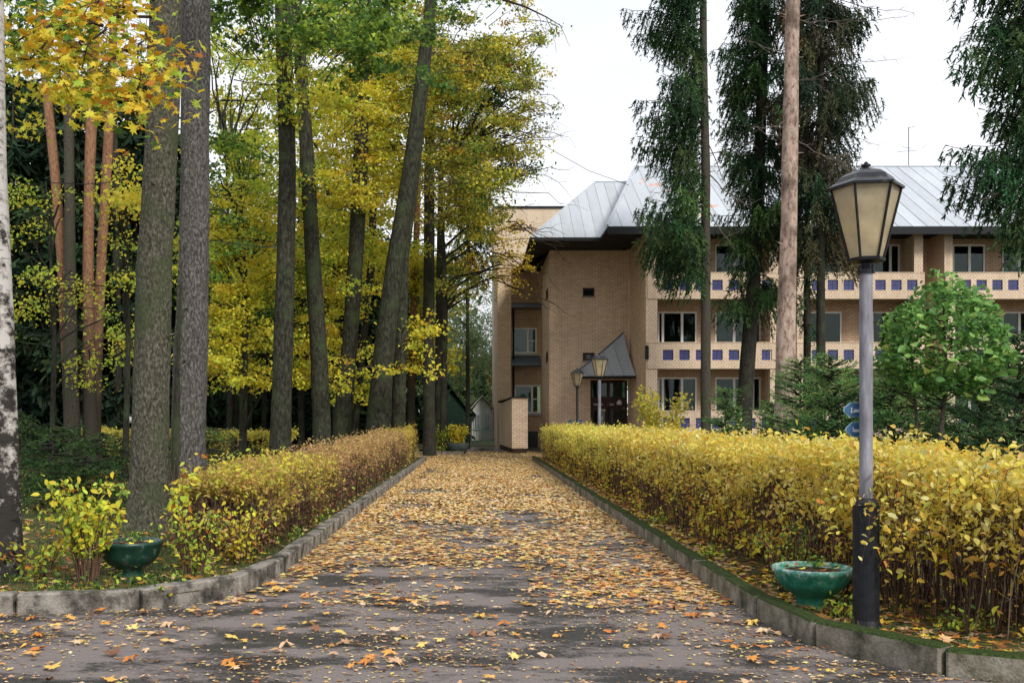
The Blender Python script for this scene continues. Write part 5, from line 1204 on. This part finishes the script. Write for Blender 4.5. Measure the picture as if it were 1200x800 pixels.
# ================================================================== HEDGES
def hedge(label, path, width, height, dens, pal_fn, leafsz, stems_per_m, group, front_gap=0, near_leaf=0, lower=.5, name='hedge', seedy=1, lowfill=.42):
    """path: centre line (x,y) from near to far; pal_fn(s01) -> palette"""
    S = np.array(path, float); seg = np.hypot(*np.diff(S, axis=0).T); s = np.concatenate([[0], np.cumsum(seg)]); Lt = s[-1]
    t = thing(name, label, 'hedge', (S[0,0], S[0,1], .1), group)
    def at(q): return np.stack([np.interp(q, s, S[:,0]), np.interp(q, s, S[:,1])], -1)
    def nv(q):
        a = at(np.clip(q-.3,0,Lt)); b = at(np.clip(q+.3,0,Lt)); d_ = nrm(b-a); return np.stack([-d_[...,1], d_[...,0]], -1)
    # stems: nearer part denser
    ns = int(stems_per_m*Lt); q = Lt*R.uniform(0,1,ns)**1.5; off = R.uniform(-.5,.5,ns)*width; c = at(q)+nv(q)*off[:,None]
    h = np.array([height(qq) for qq in q])*R.uniform(.75,1.02,ns)
    k = 3
    lean = R.normal(0,.10,(ns,2)); P0 = np.stack([c[:,0],c[:,1],np.full(ns,.06)],1)
    V = []
    prev = P0
    for j in range(k):
        f = (j+1)/k; P1 = P0+np.stack([lean[:,0]*f*h+R.normal(0,.02,ns), lean[:,1]*f*h+R.normal(0,.02,ns), h*f],1)
        w = (.0032+.0038*R.uniform(0,1,ns))*(1.15-f*.75); a = np.stack([w,np.zeros(ns),np.zeros(ns)],1); b = np.stack([np.zeros(ns),w,np.zeros(ns)],1)
        V.append(np.stack([prev-a, prev+b, prev+a-b*.3, P1-a*.8, P1+b*.8, P1+a*.8-b*.3],1)); prev = P1
    V = np.concatenate(V)
    tint = palette([(3,(.10,.055,.038)),(2,(.06,.036,.026)),(1.3,(.19,.125,.085))], ns, .2); tint = np.tile(tint,(k,1))
    add_np('stems', V, [(0,1,4,3),(1,2,5,4),(2,0,3,5)], M['litter'], tint, t)
    # side twigs
    nt = ns*6; i = R.randint(0,ns,nt); f = R.uniform(.25,1,nt); P = P0[i]+np.stack([lean[i,0]*f*h[i], lean[i,1]*f*h[i], h[i]*f],1); Dv = nrm(R.normal(0,1,(nt,3))*np.array([1,1,.3])+np.array([0,0,.9]))
    add_np('twigs', blades(P, Dv, R.uniform(.1,.34,nt), .0055), QF, M['litter'], tint[:ns][i], t)
    # leaves: clustered on twigs
    nc = int(dens*Lt); q = Lt*R.uniform(0,1,nc)**1.35; hq = np.array([height(qq) for qq in q])
    zf = 1-(R.uniform(0,1,nc)**1.9)*(1-.08); side = R.choice([-1,1],nc)
    off = np.where(zf > .80, R.uniform(-.5,.5,nc), side*R.uniform(.28,.54,nc))*width
    # bare patches low down
    nz = np.array([noise.noise(Vector((qq*1.1, zz*2.2, 3+seedy*5))) for qq, zz in zip(q, zf)])
    keep = (zf > .84+nz*.25) | (R.uniform(0,1,nc) < np.clip(lowfill+nz*1.5, .04, 1)*np.where(zf < lower, .8, 1))
    q, hq, zf, off = q[keep], hq[keep], zf[keep], off[keep]; nc = len(q)
    bump = np.array([noise.noise(Vector((qq*1.4, seedy*3, 0)))*.10+noise.noise(Vector((qq*5, oo*4, 0)))*.05*(zz>.8) for qq,oo,zz in zip(q,off,zf)])
    c = at(q)+nv(q)*off[:,None]; cz = hq*zf*(1+bump*(2.0 if seedy == 2 else 1.5))+.06+np.where((zf>.9)&(R.uniform(0,1,nc)<.13), R.uniform(.02,.15,nc), 0)
    per = R.poisson(6,nc)+2; idx = np.repeat(np.arange(nc),per); n = len(idx)
    P = np.stack([c[idx,0],c[idx,1],cz[idx]],1)+R.normal(0,1,(n,3))*np.array([.055,.055,.055])
    # shoots poking out of the top
    col = np.zeros((n,3)); qi = q[idx]/Lt
    for b0 in np.arange(0,1,.1):
        m_ = (qi >= b0) & (qi < b0+.1001); 
        if m_.any():
            col[m_] = .65*palette(pal_fn(b0+.05, True), m_.sum(), .14)+.35*palette(pal_fn(b0+.05, True), nc, .1)[idx][m_]
            lowm = m_ & (cz[idx] < hq[idx]*.55)
            if lowm.any(): col[lowm] = palette(pal_fn(b0+.05, False), lowm.sum(), .2)
    sz = R.gamma(9,1/9,n).clip(.4,1.7)*leafsz
    tm = OVAL
    fa = P[:,1] > 15.5
    if (~fa).any(): add_np('leaves', leaves(P[~fa], sz[~fa], tm, .55, .4), tm[1], M['leaf'], col[~fa], t)
    if fa.any(): add_np('leaves', leaves(P[fa], sz[fa]*1.06, DIAMOND, .55, .4), DIAMOND[1], M['leaf'], col[fa], t)
    return t, at, nv, height, Lt
P_HR = [(5,(.86,.68,.13)),(3,(.84,.56,.08)),(2.2,(.86,.74,.32)),(1.2,(.50,.52,.10)),(.8,(.72,.34,.06))]
P_HRF = [(5,(.87,.71,.17)),(3,(.84,.62,.12)),(1,LIME)]
P_HRL = [(3,(.72,.44,.10)),(1,BROWN),(1.3,(.72,.36,.06)),(3.5,YEL),(.6,LIME)]
def pr(s, top): return (P_HRF if s > .45 else P_HR) if top else P_HRL
# front of the hedge follows the kerb
RH = [(7.6,6.0),(5.3,6.2),(4.4,6.5),(3.88,7.05),(3.66,8.0),(3.42,9.5),(3.28,12),(3.18,16),(3.12,22),(3.05,30),(3.0,37.4)]
hr, atR, nvR, hR, LR = hedge('long yellow leaved hedge with bare brown stems right of the path', RH, 1.2, lambda q: 1.20-.0010*q+.03*math.sin(q*1.3), 760, pr, .049, 150, 'hedges beside the path', lower=.45, lowfill=.40)
def pl(s, top):
    if .05 <= s < .16 and top: return [(2,(.62,.44,.12)),(2,YEL),(1.3,(.50,.30,.14)),(1.3,LIME),(1,(.50,.22,.11))]
    if s > .78: return [(4,(.72,.56,.11)),(2,GOLD),(1,LIME),(1,TAN)]
    if s < .05: return [(3,YEL),(2,(.66,.5,.16)),(2,LIME),(1,ORANGE)]
    return [(2.4,(.55,.34,.18)),(2,(.60,.42,.20)),(1.6,(.62,.44,.12)),(1.3,(.36,.36,.10)),(1.4,(.50,.22,.11))] if top else [(3,BROWN),(2,PINKB),(1,RUST),(1,LIME)]
LH = [(-2.86,10.9),(-2.8,11.5),(-2.76,13),(-2.72,18),(-2.72,26),(-2.72,36.8)]
hl, *_ = hedge('long brown and orange hedge with twiggy stems left of the path', LH, .95, lambda q: .82+.011*q+.05*math.sin(q*1.1), 560, pl, .042, 150, 'hedges beside the path', lower=.5, seedy=2, lowfill=.34)
hedge('clipped yellow hedge far back between the left tree trunks', [(-13.0,38.2),(-7.0,38.4)], 1.6, lambda q: 1.0, 260, lambda s,t: P_HRF, .08, 20, 'clipped hedges under the trees', lower=.2, seedy=5)
hedge('short clipped yellow hedge left of the big maple trunk', [(-15.2,38.8),(-13.6,38.8)], 1.8, lambda q: 1.05, 260, lambda s,t: P_HRF, .08, 20, 'clipped hedges under the trees', lower=.2, seedy=6)
# 300 single leaves on the near end of the right hedge
hl_mat = rleaf_mat('hedge_leaf', [(0,(.62,.34,.04)),(.4,(.68,.50,.07)),(.8,(.66,.56,.16)),(1,(.40,.40,.07))], .3, .5)
HM = leaf_mesh('leaf', (np.array([(-.5,0,0),(-.3,-.24,.04),(.0,-.3,.06),(.3,-.18,.03),(.62,0,-.1),(.3,.18,.03),(0,.3,.06),(-.3,.24,.04),(0,0,-.01)]), [(8,i,(i+1)%8) for i in range(8)]), hl_mat)
for i in range(300):
    q = random.uniform(.5,6.0); c = atR(q); nn = nvR(q); p = Vector((c[0],c[1],0))
    sgn = 1; offv = random.uniform(.48,.60)*1.25
    cand = [Vector((c[0]+nn[0]*offv*s_, c[1]+nn[1]*offv*s_, 0)) for s_ in (-1,1)]; p = min(cand, key=lambda v: v.length)
    p.z = .25+1.05*random.random()**.7
    o = bpy.data.objects.new('leaf', HM); link(o, hr); o.location = p; o.rotation_euler = Euler((random.gauss(.9,.4),random.gauss(0,.5),random.uniform(0,6.28))); o.scale = (random.uniform(.045,.068),)*3
nl = 190; tw_ = MB(); pts_ = []
for k in range(26):
    b_ = Vector((l1x+random.uniform(-.42,.42), l1y+random.choice((-.13,-.16,-.1))+random.uniform(-.05,.05), random.uniform(.5,.9))); e_ = b_+Vector((random.uniform(-.18,.18), random.uniform(-.06,.04), random.uniform(.2,.5))); e_.z = min(e_.z, 1.27)
    pts_ += limb(tw_, b_, e_, .0035, .0015, .0, 6, 3, .05)[1:]
tw_.build('twigs', M['stem_brown'], hr, kind='stuff')
A = np.array(pts_)[R.randint(0,len(pts_),nl)]+R.normal(0,.03,(nl,3)); A[:,1] = np.minimum(A[:,1], l1y-.1)
add_np('leaves', leaves(A, R.gamma(9,1/9,nl).clip(.5,1.6)*.048, OVAL, .5, .5), OVAL[1], M['leaf'], palette(P_HR, nl, .12), hr)
# single shrubs
def shrub(name, label, x, y, h, rad, n_st, nleaf, ls, pal, tmpl=OVAL, group=None, arch=.5, z0=.08, stemtint=(.07,.04,.025), low=.3, spread=.05):
    t = thing(name, label, 'shrub', (x,y,z0), group); mb = MB(); tips = []
    for k in range(n_st):
        th = random.uniform(0,6.28); L = rad*random.uniform(.3,1); b = Vector((x+math.cos(th)*rad*.25, y+math.sin(th)*rad*.25, z0-.03)); hh = h*random.uniform(.7,1.05); pts = []
        for j in range(7):
            u = j/6; pts.append(b+Vector((math.cos(th)*L*u**1.8, math.sin(th)*L*u**1.8, hh*(u-arch*.25*u**3)))+Vector((random.gauss(0,.008),random.gauss(0,.008),0)))
        mb.tube(pts, [.008*(1-.75*j/6) for j in range(7)], 4, cap=False); tips += [pts[j].lerp(pts[j+1], random.random()) for j in range(6) for _ in range(3) if (j+1)/6 > low]
    mb.build('stems', M['stem_brown'], t, kind='stuff')
    A = np.array([tips[i] for i in R.randint(0,len(tips),nleaf)])+R.normal(0,1,(nleaf,3))*np.array([spread,spread,spread*.8])
    add_np('leaves', leaves(A, R.uniform(.65,1.25,nleaf)*ls, tmpl, .3, .7), tmpl[1], M['leaf'], palette(pal, nleaf, .15), t); return t
UG = 'small shrubs at the left kerb'
shrub('shrub','arching shrub with large yellow green leaves behind the left kerb', WX(97,8.9), 9.0, 1.22, .33, 34, 760, .066, [(3,LIME),(3,YEL),(1.2,(.18,.28,.05)),(.8,GOLD),(.2,ORANGE)], arch=.7, low=.34, group=UG, spread=.045)
shrub('shrub','loose green yellow shrub between planter and the hedge start', WX(226,9.4), 9.45, .82, .27, 30, 480, .05, [(3,LIME),(2,(.2,.3,.05)),(1.6,YEL),(.4,ORANGE)], arch=.5, low=.1, group=UG)
shrub('shrub','thin tall shrub with a few yellow leaves against the maple trunk', WX(212,9.9), 9.9, 1.25, .16, 6, 60, .085, [(3,YEL),(1,ORANGE),(2,LIME)], arch=.3, low=.5, group=UG)
shrub('shrub','low yellowing shrub beside the foot of the birch', WX(42,9.1), 9.2, .55, .35, 18, 260, .06, [(2,LIME),(2,(.2,.26,.05)),(1,YEL),(1,ORANGE)], group=UG, low=.15)
shrub('shrub','dense yellow brown shrub where the left hedge begins', WX(278,10.2), 10.2, .82, .34, 40, 640, .05, [(3,YEL),(2,(.6,.46,.14)),(1,LIME),(1,ORANGE)], group=UG, low=.2)
shrub('shrub','rounded yellow bush in dark pot at the path end', WX(537,44.5), 44.5, .95, .42, 30, 1100, .10, [(3,GOLD),(2,YEL),(1,BROWN),(1,LIME)], z0=.45, low=.1, spread=.09)
shrub('shrub','green yellow bush next to the dark straight trunk', WX(516,43.5), 44.6, 1.35, .5, 26, 900, .10, [(2,LIME),(2,GREEN),(1,GOLD),(1,BROWN)], low=.1, spread=.09)
pt = thing('flower_pot', 'dark round pot under the yellow bush at the path end', 'pot', (WX(537,44.5),44.5,0)); mb = MB(); mb.lathe([(.3,0),(.42,.2),(.5,.45),(.46,.5),(.02,.45)],18,(WX(537,44.5),44.5,0)); mb.build('pot_bowl', M['pale_pot'], pt, smooth=True)
shrub('shrub','tall loose yellow shrub rising above the hedge before the entrance pier', WX(776,31), 31, 2.55, .75, 22, 1500, .12, [(4,(.66,.54,.12)),(2,YEL),(1,LIME)], low=.35, spread=.12, arch=.2)
shrub('shrub','greenish wild rose shrub behind the right planter', WX(925,8.6), 8.6, .85, .28, 16, 420, .035, [(2,(.10,.14,.06)),(2,GREEN),(1,LIME),(.5,YEL)], low=.15)
for k,(px,py,d,lb) in enumerate([(1130,735,7.0,'leafy seedlings beneath the right hedge by the lamp foot'),(990,718,7.5,'pale green seedling between planter and black lamp sleeve'),(768,610,14,'green weed under the right hedge halfway along'),(340,640,12.3,'green weed at the foot of the left hedge'),(832,665,10.6,'yellow green weed at the mossy kerb near the planter'),(375,628,14.2,'small weed farther along the left kerb')]):
    shrub('seedling', lb, WX(px,d), d, .22, .16, 9, 110, .045, [(2,LIME),(2,GREEN),(1,YEL)], low=.2, group='weeds along the kerbs')

# ================================================================== GRASS, GROUND COVER, FALLEN LEAVES
def in_lawn_left(x, y):
    return (x < xy_at(KL, y)-.2) & (y > 8.25)
n = 26000; y = 8.25+30*R.uniform(0,1,n)**1.6; x = -(2.2+R.uniform(0,1,n)**1.3*(2+y*.5)); ok = x < np.where(y < 9.4, np.interp(y, [8.2,8.4,8.7,9.1,9.6], [-3.3,-2.8,-2.5,-2.3,-2.2]), -2.15); x, y = x[ok], y[ok]; n = len(x)
P = np.stack([x,y,np.full(n,.07)],1); add_np('grass', blades(P, nrm(R.normal(0,.4,(n,3))+np.array([0,0,1])), R.uniform(.05,.16,n), .007), QF, M['litter'], palette([(3,(.05,.10,.02)),(2,(.09,.15,.03)),(1,(.22,.22,.07))], n, .2))
n = 7000; y = 6.1+32*R.uniform(0,1,n)**1.5; x0 = np.array([xy_at(KR, yy) for yy in y]); x = x0+.2+R.uniform(0,1,n)*1.6
P = np.stack([x,y,np.full(n,.07)],1); add_np('grass', blades(P, nrm(R.normal(0,.5,(n,3))+np.array([0,0,1])), R.uniform(.04,.13,n), .007), QF, M['litter'], palette([(3,(.05,.10,.02)),(2,(.09,.15,.03)),(1,(.22,.22,.07))], n, .2))
n = 6500; y = 8.4+22*R.uniform(0,1,n)**1.7; x = -(2.6+R.uniform(0,1,n)*(1.5+y*.5)); P = np.stack([x,y,.1+np.abs(R.normal(0,.07,n))],1)
add_np('ground_cover', leaves(P, R.uniform(.035,.07,n), OVAL, .6), OVAL[1], M['leaf'], palette([(3,(.05,.10,.025)),(2,(.10,.17,.04)),(1,LIME),(.6,YEL),(.3,ORANGE)], n, .2))
# litter on the lawns
n = 9000; y = 8.3+34*R.uniform(0,1,n)**1.3; x = -(2.2+R.uniform(0,1,n)*(2+y*.5)); ok = x < np.interp(y, [8.2,8.4,8.7,9.1,9.6,40], [-3.3,-2.8,-2.5,-2.3,-2.2,-2.15]); P = np.stack([x,y,np.full(n,.13)],1)[ok]
n2 = 9000; y = 6.2+32*R.uniform(0,1,n2)**1.3; x = np.array([xy_at(KR, yy) for yy in y])+.18+R.uniform(0,1,n2)**1.6*1.7; P = np.concatenate([P, np.stack([x,y,np.full(n2,.125)],1)])
fa = P[:,1] > 14; sz = R.uniform(.05,.13,len(P)); c_ = palette([(3,TAN),(2,ORANGE),(2,GOLD),(2,BROWN),(1,RUST)], len(P), .2)
add_np('leaf_litter', leaves(P[~fa], sz[~fa], MAPLE_S, .85), MAPLE_S[1], M['litter'], c_[~fa]); add_np('leaf_litter', leaves(P[fa], sz[fa], DIAMOND, .85), DIAMOND[1], M['litter'], c_[fa])
# litter on the path: sparse near the camera, a golden carpet farther off
def road_x(y):
    l_ = np.interp(y, [5,8.0,8.08,8.4,8.7,9.1,10.4,38], [-12,-9,-4.0,-2.6,-2.3,-2.12,-2.0,-1.93]); r_ = np.interp(y, [5.2,5.62,6.2,6.6,7.05,7.5,9.5,38], [9,4.2,2.86,2.52,2.34,2.26,2.2,2.05]); return l_, r_
def dens_fn(y): return np.interp(y, [5,8,11,16,22,30,45], [.12,.32,.55,.85,1,1.0,.8])
def clump(x, y): 
    return np.array([.75+1.1*noise.noise(Vector((a*.8, b*.55, 1.5)))+.5*noise.noise(Vector((a*2.6,b*2.6,7))) for a,b in zip(x,y)])
n = 95000; y = R.uniform(8.5,48,n); l_, r_ = road_x(y); l_ = np.where(y > 38.4, -3, l_); r_ = np.where(y > 38.4, 7.0, r_); x = l_+(r_-l_)*R.uniform(0,1,n)
edge = np.minimum(x-l_, r_-x); ok = R.uniform(0,1,n) < dens_fn(y)*np.clip(clump(x,y)*1.1+np.where(edge<.35,.9,0),.05,1.7)*np.interp(y,[8,12,24],[.72,.80,.88]); x, y = x[ok], y[ok]; n = len(x)
far_yel = R.uniform(0,1,n) < np.interp(y,[8,18],[0.15,.85])
col = np.where(far_yel[:,None], palette([(5,(.74,.54,.22)),(3,(.72,.44,.16)),(4,(.72,.57,.38)),(1.2,BROWN),(.8,ORANGE)], n, .14), palette([(4,(.74,.45,.22)),(3.4,(.70,.34,.10)),(2,(.74,.54,.16)),(1.3,BROWN),(1,RUST)], n, .18))
P = np.stack([x,y,R.uniform(.006,.022,n)],1)
fa = y > 15; sz = R.uniform(.06,.135,n); WIDE = (DIAMOND[0]*np.array([.9,1.35,1]), DIAMOND[1])
V_near, V_far = leaves(P[~fa], sz[~fa], MAPLE_S, .93), leaves(P[fa], sz[fa], WIDE, .93)
add_np('leaf_litter', V_near, MAPLE_S[1], M['litter'], col[~fa]); add_np('leaf_litter', V_far, WIDE[1], M['litter'], col[fa])
n = 48000; y = 5.2+36*R.uniform(0,1,n)**1.7; l_, r_ = road_x(y); l_ = np.maximum(l_,-5.5); r_ = np.minimum(r_,5); x = l_+(r_-l_)*R.uniform(0,1,n)
ok = R.uniform(0,1,n) < np.clip(clump(x,y),.15,1.4)*.7; x, y = x[ok], y[ok]; n = len(x); P = np.stack([x,y,np.full(n,.006)],1)
add_np('leaf_litter', leaves(P, R.uniform(.008,.045,n), DIAMOND, .9), DIAMOND[1], M['litter'], palette([(4,(.52,.36,.18)),(2,(.66,.52,.28)),(2,BROWN),(1,(.6,.44,.1))], n, .2))
n = 5200; y = 5.4+5.5*R.uniform(0,1,n); l_, r_ = road_x(y); l_ = np.maximum(l_,-5.5); r_ = np.minimum(r_,4); x = l_+(r_-l_)*R.uniform(0,1,n)
ok = R.uniform(0,1,n) < np.clip(clump(x,y)-.25+np.where((x<-1.2)&(y<9.3),.4,0),.03,1.2)*.5; x, y = x[ok], y[ok]; n = len(x); P = np.stack([x,y,R.uniform(.006,.018,n)],1)
add_np('leaf_litter', leaves(P, R.uniform(.035,.075,n), MAPLE_S, .93), MAPLE_S[1], M['litter'], palette([(4,(.68,.44,.24)),(3,(.62,.30,.09)),(2,(.70,.52,.16)),(1.3,BROWN),(1,RUST)], n, .18))
# the 300 leaves that show largest, each an object of its own
FM = {}
for key, st in (('yellow',[(0,(.66,.38,.08)),(.6,(.72,.50,.12)),(1,(.74,.58,.20))]),('orange',[(0,(.50,.17,.035)),(.5,(.66,.30,.06)),(1,(.70,.40,.10))]),('tan',[(0,(.40,.24,.13)),(.5,(.60,.38,.22)),(1,(.68,.50,.32))]),('brown',[(0,(.14,.06,.03)),(1,(.34,.16,.08))])):
    m_ = rleaf_mat('fallen_leaf_'+key, st, .08, .6)
    FM[key] = [leaf_mesh('fallen_leaf', (MAPLE[0]*np.array([1,1,c_])+np.array([0,0,0]), MAPLE[1]), m_) for c_ in (.6,1.3,-1.0,2.2)]
desc = {'yellow':'pale yellow','orange':'orange','tan':'tan','brown':'dark brown'}
cnt = 0; tries = 0; random.seed(31)
while cnt < 300 and tries < 9000:
    tries += 1; y = 5.7+5.6*random.random()**1.0; l_, r_ = road_x(np.array([y])); lo, hi = max(float(l_[0])+.08, -(560)*y/F-.3), min(float(r_[0])-.08, 640*y/F+.2); x = random.uniform(lo, hi)
    edge = min(x-lo if lo > -3 or y > 8 else 9, hi-x if y > 7 else 9)
    w = .75+1.1*noise.noise(Vector((x*.8,y*.55,1.5)))+.5*noise.noise(Vector((x*2.6,y*2.6,7)))
    if x < -1.2 and y < 9.3: w += .55
    if edge < .4: w += .9
    if random.random() > w*.6: continue
    key = random.choices(('yellow','orange','tan','brown'), (2,4,4,1.3))[0]; o = bpy.data.objects.new('fallen_leaf', random.choice(FM[key])); link(o)
    s = random.uniform(.085,.17)*(1 if y < 9 else .9); o.scale = (s, s*random.uniform(.8,1.05), s*random.uniform(.6,1.5)); o.location = (x, y, .012+s*.10); o.rotation_euler = Euler((random.gauss(0,.13),random.gauss(0,.13),random.uniform(0,6.28)))
    zone = 'beside the left kerb' if (x < -1.3 and y > 7.2) else 'beside the mossy right kerb' if x > 1.3 and y > 6.9 else 'in the foreground' if y < 7.2 else 'in the middle of the path'
    size = 'small' if s < .115 else 'large' if s > .155 else 'mid-sized'; form = 'flat' if o.data in FM[key][:1] else 'curled' if o.data in FM[key][2:3] else 'wavy'
    if x < -2.3: zone = 'near the left kerb bend'
    elif zone.startswith('in the'): zone = ('in the foreground ' if y < 7.2 else 'on the path ')+('left of centre' if x < -.3 else 'right of centre' if x > .9 else 'near the centre')
    tag(o, f'{size} {form} {desc[key]} maple leaf fallen {zone}', 'leaf', 'maple leaves fallen on the asphalt'); cnt += 1
